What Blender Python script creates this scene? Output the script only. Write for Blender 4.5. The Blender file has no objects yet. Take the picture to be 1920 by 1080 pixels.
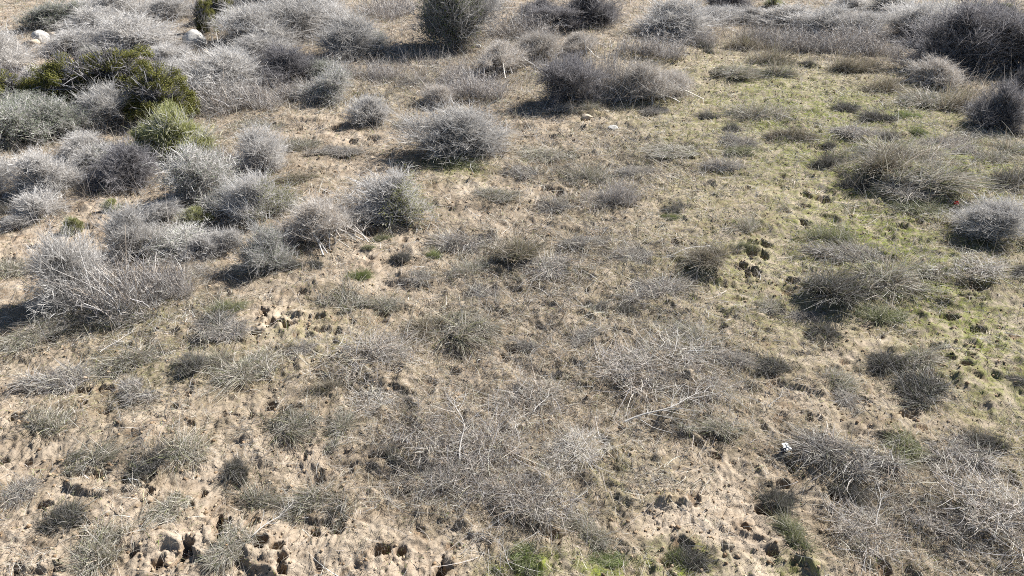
import bpy, math, random
import numpy as np
from mathutils import Vector

R_ = math.radians
SC = bpy.context.scene
COL = SC.collection

# ------------------------------------------------------------------ camera numbers
CAM_H, PITCH, FPX = 6.0, R_(30.5), 1371.0       # metres, tilt below level, focal length in px of the 1920 frame
SUN_AZ, SUN_EL = R_(52), R_(38)                 # sun stands ahead of the viewer and to the east side of the view

# ------------------------------------------------------------------ noise
_tab = np.random.default_rng(7)
_perm = np.concatenate([_tab.permutation(512)] * 3)
_ga = _tab.uniform(0, 2 * np.pi, 512)
_gx, _gy = np.cos(_ga), np.sin(_ga)

def perlin(x, y):
    xi = np.floor(x).astype(np.int64); yi = np.floor(y).astype(np.int64)
    fx, fy = x - xi, y - yi
    u = fx * fx * fx * (fx * (fx * 6 - 15) + 10); v = fy * fy * fy * (fy * (fy * 6 - 15) + 10)
    def g(ix, iy, dx, dy):
        h = _perm[_perm[ix & 511] + (iy & 511)]
        return _gx[h] * dx + _gy[h] * dy
    a = g(xi, yi, fx, fy); b = g(xi + 1, yi, fx - 1, fy)
    c = g(xi, yi + 1, fx, fy - 1); d = g(xi + 1, yi + 1, fx - 1, fy - 1)
    return (a + (b - a) * u) * (1 - v) + (c + (d - c) * u) * v

def fbm(x, y, octv=4, gain=.5):
    s = 0; a = 1
    for i in range(octv):
        s = s + a * perlin(x * 2 ** i + 17.3 * i, y * 2 ** i - 9.1 * i); a *= gain
    return s

def smooth(e0, e1, x):
    t = np.clip((x - e0) / (e1 - e0), 0, 1)
    return t * t * (3 - 2 * t)

# ------------------------------------------------------------------ picture point -> place on the ground
def flat_point(u, v, z=0.0):
    a = PITCH + math.atan((v - 540) / FPX)
    y = (CAM_H - z) / math.tan(a)
    depth = y * math.cos(PITCH) + (CAM_H - z) * math.sin(PITCH)
    return (u - 960) / FPX * depth, y, depth

# ------------------------------------------------------------------ terrain maps: (u, v, half width, half height, strength)
MOSS = [(1640,320,330,210,.8),(1840,640,150,210,.8),(1450,520,220,130,.5),(1330,250,170,90,.5),(560,640,140,60,.25),(300,680,160,70,.25),(1650,470,200,120,.9),(1500,190,230,60,.5),(1440,300,120,60,.4),(1620,225,260,70,.8),(1850,600,110,100,.6),(1860,740,80,70,.6),
        (1000,1060,90,28,1.),(1130,1068,60,20,.9),(1265,1045,80,32,1.),(1800,320,140,90,.9),(1330,390,110,90,.35),(1230,220,110,60,.3),(1050,150,60,40,.3),
        (1620,430,90,50,.7),(860,320,70,22,.45),(250,590,100,40,.35),(1700,590,120,60,.45),(700,190,80,30,.2),(1180,900,120,60,.25),(1480,1060,70,30,.6)]
BARE = [(330,960,330,110,.55),(560,690,120,60,.5),(90,1000,110,70,.6),(1560,700,110,80,.4),(980,380,110,50,.35),(500,615,170,45,1.),(200,880,200,90,.7),(420,1000,230,90,.9),(1380,1000,180,110,1.),(1690,800,130,80,.8),(1425,490,55,75,1.),(1800,640,130,80,.8),
        (720,480,90,60,.8),(620,255,100,60,.5),(880,345,90,40,.6),(1120,245,180,45,.5),(60,455,120,70,.7),(1350,130,170,60,.5),(60,730,110,60,.8),
        (560,850,110,90,.6),(760,1045,150,40,.9),(1100,990,80,40,.5),(1560,370,70,40,.8),(1650,680,120,90,.6),(160,380,110,40,.6),(40,40,60,30,.9),(90,110,60,50,.9),
        (1000,40,120,30,.6),(860,400,140,40,.5),(400,900,160,90,.5),(1290,860,100,60,.5)]
DENSE = [(1050,560,340,170,.8),(960,840,330,170,1.),(1250,720,190,110,1.),(680,690,190,90,.8),(330,780,280,90,.35),(1780,950,220,150,1.),(1150,310,170,80,.8),
         (1560,860,120,90,.7),(300,600,160,60,.7),(1000,210,200,60,.4),(840,150,160,60,.6),(460,170,160,60,.5),(1680,350,150,70,.7),(1650,530,170,80,.6),
         (700,850,130,110,.5),(1000,700,250,90,.7),(260,880,110,50,.5),(130,640,140,50,.5),(880,440,100,60,.6)]

def to_world(rows):
    out = []
    for (u, v, a, b, s) in rows:
        x, y, d = flat_point(u, v)
        y1 = flat_point(u, v - b)[1]; y0 = flat_point(u, v + b)[1]
        out.append((x, (y0 + y1) / 2, a * d / FPX, max(.15, (y1 - y0) / 2), s))
    return out
W_MOSS, W_BARE, W_DENSE = map(to_world, (MOSS, BARE, DENSE))
W_MOUND = to_world([(1690,345,75,34,.42),(1650,535,90,40,.22),(1550,560,40,20,.16),(1260,720,90,50,.12),(700,680,70,40,.12),(1320,495,35,16,.16),(960,480,32,15,.16),(1100,380,30,14,.1),(1830,500,60,25,.15),(960,860,150,70,.12),(1840,960,90,60,.14),(360,690,26,24,.12),(270,860,45,30,.1),(1560,860,55,35,.12)])

def field(rows, x, y):
    dx = .35 * fbm(x * .9 + 3, y * .9, 3); dy = .35 * fbm(x * .9 - 40, y * .9 + 11, 3)
    f = np.zeros_like(x)
    for (cx, cy, a, b, s) in rows:
        q = ((x + dx * (.5 + a * .5) - cx) / a) ** 2 + ((y + dy * (.5 + b * .5) - cy) / b) ** 2
        f = np.maximum(f, s * np.exp(-q * .9))
    return f

# ------------------------------------------------------------------ holes kicked and washed into the soil (u, v, half width px, half height px, depth m)
HOLES = [(7,719,10,9,.16),(28,777,13,9,.16),(97,721,9,12,.16),(146,729,10,5,.12),(165,728,10,5,.12),(188,728,9,6,.13),(205,726,9,5,.12),(223,722,8,12,.18),
 (324,767,9,7,.12),(155,758,8,6,.1),(503,758,11,10,.16),(535,765,11,6,.14),(556,762,7,5,.1),(572,851,7,7,.15),(598,890,10,8,.14),(415,990,13,20,.26),(429,1012,9,16,.22),(410,976,6,7,.12),
 (354,1022,13,10,.2),(296,1052,9,8,.16),(486,1020,15,11,.22),(519,1032,10,9,.2),(528,1052,11,10,.2),(530,1072,9,10,.2),(218,1010,7,7,.15),(246,895,8,12,.16),(281,897,10,9,.16),(278,925,7,7,.12),
 (76,953,8,6,.14),(91,953,6,6,.13),(357,797,8,5,.1),(35,1073,9,8,.16),(102,1073,10,9,.18),(447,890,9,10,.14),(144,865,13,9,.14),(46,869,8,6,.12),(3,865,8,7,.12),
 (363,583,10,7,.13),(405,573,8,10,.15),(493,587,11,6,.15),(510,607,12,8,.2),(528,608,5,6,.12),(542,610,10,9,.22),(567,547,9,5,.12),(597,593,14,4,.14),(600,617,13,4,.14),(632,620,7,6,.14),
 (473,625,11,5,.12),(425,613,6,6,.12),(412,613,6,5,.11),(430,623,8,4,.11),(400,603,10,6,.1),(90,608,11,4,.12),(7,487,12,7,.14),(508,230,7,4,.12),(523,230,7,4,.12),(627,242,9,6,.14),(588,210,8,4,.12),
 (1510,368,9,4,.14),(1545,373,13,6,.18),(1502,388,12,5,.16),(1505,418,7,5,.15),(1412,453,10,6,.17),(1435,455,11,6,.17),(1410,473,9,4,.13),(1432,477,7,5,.15),(1412,507,12,7,.18),(1393,495,9,6,.15),
 (1833,537,13,7,.18),(1807,558,12,6,.16),(1843,560,8,6,.15),(1812,516,12,5,.16),(1833,518,10,5,.16),(1757,650,13,7,.18),(1780,670,8,5,.15),(1813,683,12,5,.15),(1820,663,9,6,.16),(1357,612,8,5,.13),
 (1360,587,7,4,.1),(1837,613,12,5,.14),(1483,527,13,6,.14),(1777,593,14,6,.14),(710,1029,11,12,.22),(749,1031,11,8,.16),(826,1066,10,14,.2),(1438,943,16,8,.17),(1400,976,8,7,.15),(1343,844,9,7,.14),
 (1567,918,11,12,.18),(1903,886,11,12,.18),(1470,897,14,7,.13),(1024,352,11,5,.14),(1048,360,7,5,.1),(1192,632,6,4,.1),(1265,452,7,5,.1),(1110,620,9,8,.14),(945,660,8,8,.12),(850,690,6,5,.1),
 (720,640,10,6,.1),(1550,285,10,4,.12),(1660,265,10,4,.12),(1790,295,10,4,.12),(1580,205,9,4,.12),(1330,222,10,5,.1),(1720,420,9,4,.12),(1690,430,9,4,.1),(1900,330,12,4,.12),
 (690,430,12,6,.1),(700,265,10,4,.1),(560,240,8,4,.1),(660,270,7,4,.1),(480,262,8,4,.1),(590,1000,8,8,.14),(640,975,9,8,.13),(160,990,9,8,.14),(30,930,9,8,.12),(380,925,7,7,.1),(250,1040,7,7,.13),(1620,745,12,6,.13),(1710,770,14,6,.13),(1540,610,9,5,.12)]
W_HOLES = []
for (u, v, a, b, dp) in HOLES:
    x, y, d = flat_point(u, v)
    W_HOLES.append((x, y, max(.05, 1.15 * a * d / FPX), max(.06, 1.05 * (flat_point(u, v - b)[1] - flat_point(u, v + b)[1]) / 2), dp * 1.2))
_hr = np.random.default_rng(31)
for i in range(300):                                    # small scuffs and hoof prints all over
    y = 4.2 + 24 * _hr.random() ** 1.6; x = _hr.uniform(-1, 1) * (.72 * y + 1)
    r = _hr.uniform(.03, .085)
    W_HOLES.append((x, y, r * _hr.uniform(.8, 1.7), r * _hr.uniform(.8, 1.3), _hr.uniform(.03, .09)))

def height(x, y, holes=True):
    x = np.asarray(x, float); y = np.asarray(y, float)
    near = np.exp(-np.maximum(0, np.hypot(x, y - 15) - 60) / 60)
    z = .35 * fbm(x * .07 + 5, y * .07, 2) + .12 * fbm(x * .28, y * .28 + 3, 3)
    d = field(W_DENSE, x, y); m = field(W_MOSS, x, y)
    wx = x + .18 * perlin(x * 2.1, y * 2.1 + 50); wy = y + .18 * perlin(x * 2.1 + 90, y * 2.1)
    h = fbm(wx * 1.7, wy * 1.7, 3)
    z = z + near * (.045 + .06 * d + .035 * m) * h
    lump = np.maximum(0, fbm(wx * 3.6 + 20, wy * 3.6, 2) - .12)
    z = z + near * (.07 + .07 * d + .06 * m) * lump
    z = z + near * .026 * fbm(wx * 9, wy * 9, 3, .6)
    sf = y * 1.05 + .7 * fbm(x * .8 + 8, y * .8, 3); fr = sf - np.floor(sf)
    mk = smooth(.0, .35, fbm(x * .9 + 31, y * .9 - 7, 2) + .45 * field(W_BARE, x, y) - .5 * m - .12)
    z = z + near * .075 * mk * smooth(0, .045, fr) * (1 - fr)          # little eroded steps across the slope
    for (cx, cy, a, b, s) in W_MOUND:
        z = z + s * np.exp(-((x - cx) / a) ** 2 - ((y - cy) / b) ** 2)
    z = z + near * .020 * fbm(wx * 23, wy * 23, 2, .6)
    if holes:
        wob = 1 + .7 * fbm(x * 8, y * 8, 2, .6) + .35 * fbm(x * 31, y * 31, 2)
        for (cx, cy, a, b, dp) in W_HOLES:
            R2 = 2.6 * max(a, b)
            sel = (np.abs(x - cx) < R2) & (np.abs(y - cy) < R2)
            if not sel.any(): continue
            q = np.sqrt(((x[sel] - cx) / a) ** 2 + ((y[sel] - cy) / b) ** 2) * wob[sel]
            z[sel] = z[sel] - dp * (1 - smooth(.62, 1.05, q)) + dp * .07 * np.exp(-((q - 1.5) / .4) ** 2)
    return z

def hz(x, y): return float(height(np.array([x]), np.array([y]), False)[0])

def ground_point(u, v):
    z = 0.
    for _ in range(5):
        x, y, d = flat_point(u, v, z); z = hz(x, y)
    return x, y, z, d

# ------------------------------------------------------------------ materials
def new_mat(name):
    m = bpy.data.materials.new(name); m.use_nodes = True
    nt = m.node_tree; nt.nodes.clear()
    return m, nt, nt.nodes, nt.links

def plant_mat(name, trans=.0, rough=.85, tint=(.86, .86, .86), vary=.22, spec=.15):
    m, nt, N, L = new_mat(name)
    out = N.new('ShaderNodeOutputMaterial'); at = N.new('ShaderNodeAttribute'); at.attribute_name = 'col'
    oi = N.new('ShaderNodeObjectInfo'); mr = N.new('ShaderNodeMapRange')
    mr.inputs[3].default_value = 1 - vary; mr.inputs[4].default_value = 1 + vary
    L.new(oi.outputs['Random'], mr.inputs[0])
    mul = N.new('ShaderNodeVectorMath'); mul.operation = 'MULTIPLY'; mul.inputs[1].default_value = tint
    sc = N.new('ShaderNodeVectorMath'); sc.operation = 'SCALE'
    L.new(at.outputs['Color'], mul.inputs[0]); L.new(mul.outputs[0], sc.inputs[0]); L.new(mr.outputs[0], sc.inputs['Scale'])
    bs = N.new('ShaderNodeBsdfPrincipled'); bs.inputs['Roughness'].default_value = rough
    bs.inputs['Specular IOR Level'].default_value = spec
    L.new(sc.outputs[0], bs.inputs['Base Color'])
    if trans > 0:
        tr = N.new('ShaderNodeBsdfTranslucent'); mx = N.new('ShaderNodeMixShader'); mx.inputs[0].default_value = trans
        L.new(sc.outputs[0], tr.inputs[0]); L.new(bs.outputs[0], mx.inputs[1]); L.new(tr.outputs[0], mx.inputs[2])
        L.new(mx.outputs[0], out.inputs[0])
    else:
        L.new(bs.outputs[0], out.inputs[0])
    return m

M_TWIG = plant_mat('dead_twig', .26, .7, vary=.16, spec=.3)
M_STEM = plant_mat('woody_stem', 0, .8, vary=.2)
M_LEAF = plant_mat('shrub_leaf', .3, .75, vary=.12, spec=.12)
M_BLADE = plant_mat('grass_blade', .26, .6, vary=.15, spec=.3)
M_STUFF = plant_mat('loose_grass', .28, .6, vary=0, spec=.3)
M_CLOD = plant_mat('soil_clod', 0, .95, vary=0, spec=.05)

def soil_material():
    m, nt, N, L = new_mat('sandy_soil')
    out = N.new('ShaderNodeOutputMaterial'); bs = N.new('ShaderNodeBsdfPrincipled')
    bs.inputs['Roughness'].default_value = .95; bs.inputs['Specular IOR Level'].default_value = .08
    L.new(bs.outputs[0], out.inputs[0])
    tc = N.new('ShaderNodeTexCoord')
    def noise(s, det=6, rough=.6, dist=0.):
        n = N.new('ShaderNodeTexNoise'); n.inputs['Scale'].default_value = s; n.inputs['Detail'].default_value = det
        n.inputs['Roughness'].default_value = rough; n.inputs['Distortion'].default_value = dist
        L.new(tc.outputs['Object'], n.inputs['Vector']); return n
    def ramp(src, stops):
        r = N.new('ShaderNodeValToRGB'); e = r.color_ramp.elements
        while len(e) < len(stops): e.new(.5)
        for k, (p, c) in enumerate(stops): e[k].position = p; e[k].color = (*c, 1)
        L.new(src, r.inputs[0]); return r
    def mix(f, a, b):
        x = N.new('ShaderNodeMix'); x.data_type = 'RGBA'
        L.new(f, x.inputs[0]); L.new(a, x.inputs[6]); L.new(b, x.inputs[7]); return x.outputs[2]
    def math_(op, a, b):
        x = N.new('ShaderNodeMath'); x.operation = op; x.use_clamp = True
        for i, s in enumerate((a, b)):
            if isinstance(s, (int, float)): x.inputs[i].default_value = s
            else: L.new(s, x.inputs[i])
        return x.outputs[0]
    n1 = noise(1.3, 8); n2 = noise(9, 8, .7); n3 = noise(55, 6, .7); n4 = noise(3.2, 6, .65, .6)
    sand = ramp(n1.outputs[0], [(.3, (.335, .265, .196)), (.5, (.425, .347, .263)), (.7, (.50, .418, .325))])
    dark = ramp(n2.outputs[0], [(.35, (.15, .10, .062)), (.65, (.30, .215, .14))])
    litter = ramp(n3.outputs[0], [(.3, (.09, .068, .044)), (.5, (.21, .168, .114)), (.72, (.40, .335, .245))])
    moss = ramp(n2.outputs[0], [(.3, (.07, .085, .02)), (.55, (.18, .21, .04)), (.75, (.29, .31, .08))])
    at = N.new('ShaderNodeAttribute'); at.attribute_name = 'cover'
    sp = N.new('ShaderNodeSeparateColor'); L.new(at.outputs['Color'], sp.inputs[0])
    wet = math_('MULTIPLY', ramp(n4.outputs[0], [(.47, (0, 0, 0)), (.66, (1, 1, 1))]).outputs[0], .8)
    c = mix(wet, sand.outputs[0], dark.outputs[0])
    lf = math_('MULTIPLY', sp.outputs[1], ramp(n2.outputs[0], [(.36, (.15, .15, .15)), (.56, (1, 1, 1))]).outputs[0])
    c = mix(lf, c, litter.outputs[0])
    mf = math_('MULTIPLY', math_('MULTIPLY', sp.outputs[0], ramp(n2.outputs[0], [(.40, (.3, .3, .3)), (.56, (1, 1, 1))]).outputs[0]), ramp(n4.outputs[0], [(.33, (.1, .1, .1)), (.52, (1, 1, 1))]).outputs[0])
    c = mix(mf, c, moss.outputs[0])
    c = mix(math_('MULTIPLY', sp.outputs[2], .85), c, dark.outputs[0])  # darkens the soil colour inside the holes, painted shade
    dim = N.new('ShaderNodeVectorMath'); dim.operation = 'SCALE'; dim.inputs['Scale'].default_value = .86
    L.new(c, dim.inputs[0]); L.new(dim.outputs[0], bs.inputs['Base Color'])
    b = N.new('ShaderNodeBump'); b.inputs['Strength'].default_value = 1.0; b.inputs['Distance'].default_value = .025
    hsum = math_('ADD', math_('MULTIPLY', n2.outputs[0], .6), math_('MULTIPLY', n3.outputs[0], .4))
    L.new(hsum, b.inputs['Height']); L.new(b.outputs[0], bs.inputs['Normal'])
    return m

def rock_material(name, ca, cb, cd):
    m, nt, N, L = new_mat(name)
    out = N.new('ShaderNodeOutputMaterial'); bs = N.new('ShaderNodeBsdfPrincipled'); bs.inputs['Roughness'].default_value = .9
    L.new(bs.outputs[0], out.inputs[0])
    tc = N.new('ShaderNodeTexCoord')
    n = N.new('ShaderNodeTexNoise'); n.inputs['Scale'].default_value = 3.2; n.inputs['Detail'].default_value = 10; n.inputs['Roughness'].default_value = .7
    L.new(tc.outputs['Object'], n.inputs['Vector'])
    r = N.new('ShaderNodeValToRGB'); e = r.color_ramp.elements; e.new(.5)
    for k, (p, c) in enumerate(((.33, cd), (.47, ca), (.68, cb))): e[k].position = p; e[k].color = (*c, 1)
    L.new(n.outputs[0], r.inputs[0]); L.new(r.outputs[0], bs.inputs['Base Color'])
    b = N.new('ShaderNodeBump'); b.inputs['Strength'].default_value = .6; b.inputs['Distance'].default_value = .05
    L.new(n.outputs[0], b.inputs['Height']); L.new(b.outputs[0], bs.inputs['Normal'])
    return m

def plain_mat(name, col, rough=.5, bump=0.):
    m, nt, N, L = new_mat(name)
    out = N.new('ShaderNodeOutputMaterial'); bs = N.new('ShaderNodeBsdfPrincipled'); bs.inputs['Roughness'].default_value = rough
    L.new(bs.outputs[0], out.inputs[0])
    n = N.new('ShaderNodeTexNoise'); n.inputs['Scale'].default_value = 40; n.inputs['Detail'].default_value = 4
    r = N.new('ShaderNodeValToRGB'); e = r.color_ramp.elements
    e[0].position = .3; e[0].color = (*[c * .7 for c in col], 1); e[1].position = .6; e[1].color = (*col, 1)
    L.new(n.outputs[0], r.inputs[0]); L.new(r.outputs[0], bs.inputs['Base Color'])
    return m

# ------------------------------------------------------------------ mesh from arrays
def mesh_np(name, V, F, mat, col=None, smooth_=False):
    V = np.ascontiguousarray(V, np.float32); F = np.ascontiguousarray(F, np.int32)
    me = bpy.data.meshes.new(name); n = F.shape[1]
    me.vertices.add(len(V)); me.vertices.foreach_set('co', V.ravel())
    me.loops.add(F.size); me.loops.foreach_set('vertex_index', F.ravel())
    me.polygons.add(len(F)); me.polygons.foreach_set('loop_start', np.arange(0, F.size, n, dtype=np.int32))
    me.polygons.foreach_set('loop_total', np.full(len(F), n, np.int32))
    if smooth_: me.polygons.foreach_set('use_smooth', np.ones(len(F), bool))
    me.update(calc_edges=True)
    if col is not None:
        a = me.attributes.new('col', 'FLOAT_COLOR', 'POINT')
        c = np.ones((len(V), 4), np.float32); c[:, :3] = col
        a.data.foreach_set('color', c.ravel())
    me.materials.append(mat)
    return me

def unit(a): return a / np.maximum(1e-9, np.linalg.norm(a, axis=-1, keepdims=True))

def ribbons(P, W, rng, flat=None):
    """P (N,K,3) centre lines, W (N,K) half widths -> verts, quads"""
    N, K, _ = P.shape
    T = unit(np.gradient(P, axis=1))
    r = rng.normal(size=(N, 1, 3))
    S = unit(np.cross(T, r)) * W[..., None]
    V = np.stack([P - S, P + S], 2).reshape(-1, 3)
    i = np.arange(N)[:, None] * (2 * K) + 2 * np.arange(K - 1)[None]
    F = np.stack([i, i + 1, i + 3, i + 2], -1).reshape(-1, 4)
    return V, F

def tubes(P, Rd, sides=4):
    N, K, _ = P.shape
    T = unit(np.gradient(P, axis=1))
    ref = np.where(np.abs(T[..., 2:3]) > .9, np.array([1., 0, 0]), np.array([0, 0, 1.]))
    A = unit(np.cross(T, ref)); B = np.cross(T, A)
    ang = np.arange(sides) * 2 * np.pi / sides
    ring = P[:, :, None, :] + Rd[:, :, None, None] * (A[:, :, None, :] * np.cos(ang)[:, None] + B[:, :, None, :] * np.sin(ang)[:, None])
    V = ring.reshape(-1, 3)
    base = (np.arange(N)[:, None, None] * K + np.arange(K - 1)[None, :, None]) * sides
    s = np.arange(sides)[None, None]; s2 = (s + 1) % sides
    F = np.stack([base + s, base + s2, base + sides + s2, base + sides + s], -1).reshape(-1, 4)
    return V, F

def curves(rng, p0, d, L, K, bend=.2, sag=0.):
    t = np.linspace(0, 1, K)[None, :, None]
    b = rng.normal(size=p0.shape) * bend; b[:, 2] += sag
    return p0[:, None] + (d[:, None] * t + b[:, None] * t * t) * L[:, None, None]

def taper(N, K, w0, w1, rng, var=.35):
    t = np.linspace(0, 1, K)[None]
    return (w0 + (w1 - w0) * t) * (1 + rng.uniform(-var, var, (N, 1)))

def pick(rng, n, pal, per):
    """random mixes of palette colours, repeated for each vertex of a piece"""
    pal = np.array(pal); a = pal[rng.integers(len(pal), size=n)]; b = pal[rng.integers(len(pal), size=n)]
    c = a + (b - a) * rng.random((n, 1)); c = c * rng.uniform(.75, 1.25, (n, 1))
    return np.repeat(np.clip(c, .01, .9), per, axis=0)

def sph(rng, n, el0, el1):
    az = rng.uniform(0, 2 * np.pi, n); el = np.radians(rng.uniform(el0, el1, n))
    return np.stack([np.cos(az) * np.cos(el), np.sin(az) * np.cos(el), np.sin(el)], 1)

def leaves(rng, C, nrm, ln, wd, pal):
    n = len(C)
    t = unit(np.cross(nrm, rng.normal(size=(n, 3)))); s = np.cross(unit(nrm), t)
    l = ln * rng.uniform(.6, 1.3, (n, 1)); w = wd * rng.uniform(.7, 1.3, (n, 1))
    V = np.stack([C - t * l, C + s * w, C + t * l, C - s * w], 1).reshape(-1, 3)
    return V, np.arange(4 * n).reshape(-1, 4), pick(rng, n, pal, 4)

GREY = [(.72, .695, .665), (.62, .595, .565), (.79, .765, .735), (.46, .43, .395), (.64, .595, .535)]
DGREY = [(.30, .285, .29), (.22, .205, .205), (.42, .405, .41), (.16, .145, .14)]
BROWN = [(.44, .37, .30), (.33, .255, .185), (.54, .48, .43), (.49, .43, .37), (.60, .56, .51)]
STRAW = [(.57, .54, .44), (.47, .44, .36), (.67, .645, .56), (.34, .30, .22), (.52, .51, .47)]
GREENS = [(.16, .165, .045), (.21, .205, .06), (.12, .13, .035), (.28, .26, .09)]
SAGE = [(.25, .27, .19), (.31, .33, .26), (.19, .22, .14), (.38, .39, .32)]
BROOM = [(.38, .39, .16), (.45, .45, .22), (.28, .30, .11), (.52, .50, .32)]

# ------------------------------------------------------------------ plant builders: each returns [(part name, mesh)]
def dome_radius(rng, d, a=.5, h=.6, lobes=8, amt=.42):
    el = d[:, 2]; c = np.sqrt(np.maximum(0, 1 - el * el))
    r = 1 / np.sqrt((c / a) ** 2 + (el / h) ** 2)
    Lb = sph(rng, lobes, 5, 85)
    k = np.max(np.maximum(0, d @ Lb.T) ** 10, axis=1)
    return r * (1 - amt + amt * k * 1.05) * (1 + .26 * (d[:, :2] @ (lambda q: q / np.linalg.norm(q))(rng.normal(size=2))))

def shrub_parts(seed, pal=GREY, n_tert=19000, thick=.0029, el=(4, 88), base_r=.07, n_leaf=0, leaf_pal=None, leaf_size=.012, leaf_zone=None, dens=1., stem_pal=None, upright=.38, n_main=46):
    rng = np.random.default_rng(seed)
    N = n_main
    dr = sph(rng, N, *el); gap = sph(rng, 5, 5, 60); dr = dr[np.max(dr @ gap.T, axis=1) < .91]; N = len(dr); Lm = dome_radius(rng, dr) * rng.uniform(.62, .9, N)
    p0 = np.concatenate([rng.normal(size=(N, 2)) * base_r, np.full((N, 1), -.03)], 1)
    d0 = unit(dr + np.array([0, 0, .25]))
    K = 5; t = np.linspace(0, 1, K)[None, :, None]
    end = dr * Lm[:, None]
    P = p0[:, None] * (1 - t) + end[:, None] * t
    P = P + np.array([0, 0, 1.]) * (.10 * np.sin(np.pi * t)) * Lm[:, None, None] + rng.normal(size=(N, K, 3)) * .012 * t
    V, F = tubes(P, taper(N, K, thick * 2.6, thick * 1.1, rng))
    stem = mesh_np('woody_base', V, F, M_STEM, pick(rng, N, stem_pal or pal, K * 4))
    n2 = 1000
    pi = rng.integers(N, size=n2); tt = rng.uniform(.25, 1, n2) * (K - 1)
    k0 = np.minimum(K - 2, tt.astype(int)); fr = (tt - k0)[:, None]
    q0 = P[pi, k0] * (1 - fr) + P[pi, k0 + 1] * fr
    pd = unit(P[pi, k0 + 1] - P[pi, k0])
    d2 = unit(pd * .6 + rng.normal(size=(n2, 3)) * .5 + np.array([0, 0, upright]))
    L2 = rng.uniform(.08, .24, n2)
    P2 = curves(rng, q0, d2, L2, 4, .16)
    P2[..., 2] = np.maximum(P2[..., 2], .0)
    V2, F2 = ribbons(P2, taper(n2, 4, thick * .8, thick * .45, rng), rng); C2 = pick(rng, n2, pal, 8)
    n3 = int(n_tert)
    si = rng.integers(n2, size=n3); k3 = rng.integers(1, 4, size=n3)
    q3 = P2[si, k3]; sd = unit(P2[si, 3] - P2[si, 0])
    outw = unit(q3 * np.array([1, 1, .8]))
    d3 = unit(sd * .45 + rng.normal(size=(n3, 3)) * .55 + outw * .35 + np.array([0, 0, upright * .8]))
    L3 = .03 + .13 * rng.random(n3) ** 1.6
    P3 = curves(rng, q3, d3, L3, 3, .2)
    P3[..., 2] = np.maximum(P3[..., 2], .0)
    V3, F3 = ribbons(P3, taper(n3, 3, thick * .55, thick * .22, rng), rng); C3 = pick(rng, n3, pal, 6)
    tw = mesh_np('twig_crown', np.concatenate([V2, V3]), np.concatenate([F2, F3 + len(V2)]), M_TWIG, np.concatenate([C2, C3]))
    parts = [('woody_base', stem), ('twig_crown', tw)]
    if n_leaf:
        ends = P3[:, 2]
        if leaf_zone is not None: ends = ends[leaf_zone(ends)]
        li = rng.integers(len(ends), size=n_leaf)
        c = ends[li] + rng.normal(size=(n_leaf, 3)) * .012
        lv, lf, lc = leaves(rng, c, rng.normal(size=(n_leaf, 3)) + np.array([0, 0, .6]), leaf_size, leaf_size * .42, leaf_pal)
        parts.append(('leaf_crown', mesh_np('leaf_crown', lv, lf, M_LEAF, lc)))
    return parts

def leafy_parts(seed, pal=GREENS, n_leaf=40000):
    rng = np.random.default_rng(seed)
    base = shrub_parts(seed, DGREY, 1500, .006, (10, 88))
    nC = 130
    dc = sph(rng, nC, 2, 88); rc = dome_radius(rng, dc, lobes=8, amt=.3) * rng.uniform(.62, .98, nC)
    cc = dc * rc[:, None]
    i = rng.integers(nC, size=n_leaf)
    off = rng.normal(size=(n_leaf, 3)); off = unit(off) * (rng.random((n_leaf, 1)) ** .5) * rng.uniform(.045, .095, (nC, 1))[i] * np.array([1, 1, .8])
    c = cc[i] + off; c[:, 2] = np.maximum(c[:, 2], .01)
    lv, lf, lc = leaves(rng, c, off * 6 + rng.normal(size=(n_leaf, 3)) * .6 + np.array([0, 0, .5]), .0078, .0042, pal)
    lc = np.clip(lc * np.repeat(rng.uniform(.7, 1.35, nC)[i], 4)[:, None], .01, .8)
    return base + [('leaf_crown', mesh_np('leaf_crown', lv, lf, M_LEAF, lc))]

def broom_parts(seed, pal=BROOM):
    rng = np.random.default_rng(seed)
    base = shrub_parts(seed, BROOM + GREY, 2500, .0038, (25, 88))
    nC = 46
    dc = sph(rng, nC, 10, 88); rc = dome_radius(rng, dc) * rng.uniform(.55, .9, nC); cc = dc * rc[:, None]
    n = 9000; i = rng.integers(nC, size=n)
    p0 = cc[i] + rng.normal(size=(n, 3)) * .035; p0[:, 2] = np.maximum(p0[:, 2], 0)
    d = unit(dc[i] * .7 + np.array([0, 0, .7]) + rng.normal(size=(n, 3)) * .35)
    P = curves(rng, p0, d, rng.uniform(.03, .10, n), 3, .12)
    V, F = ribbons(P, taper(n, 3, .0036, .0018, rng), rng)
    return base + [('shoot_crown', mesh_np('shoot_crown', V, F, M_LEAF, pick(rng, n, pal, 6)))]

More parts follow.
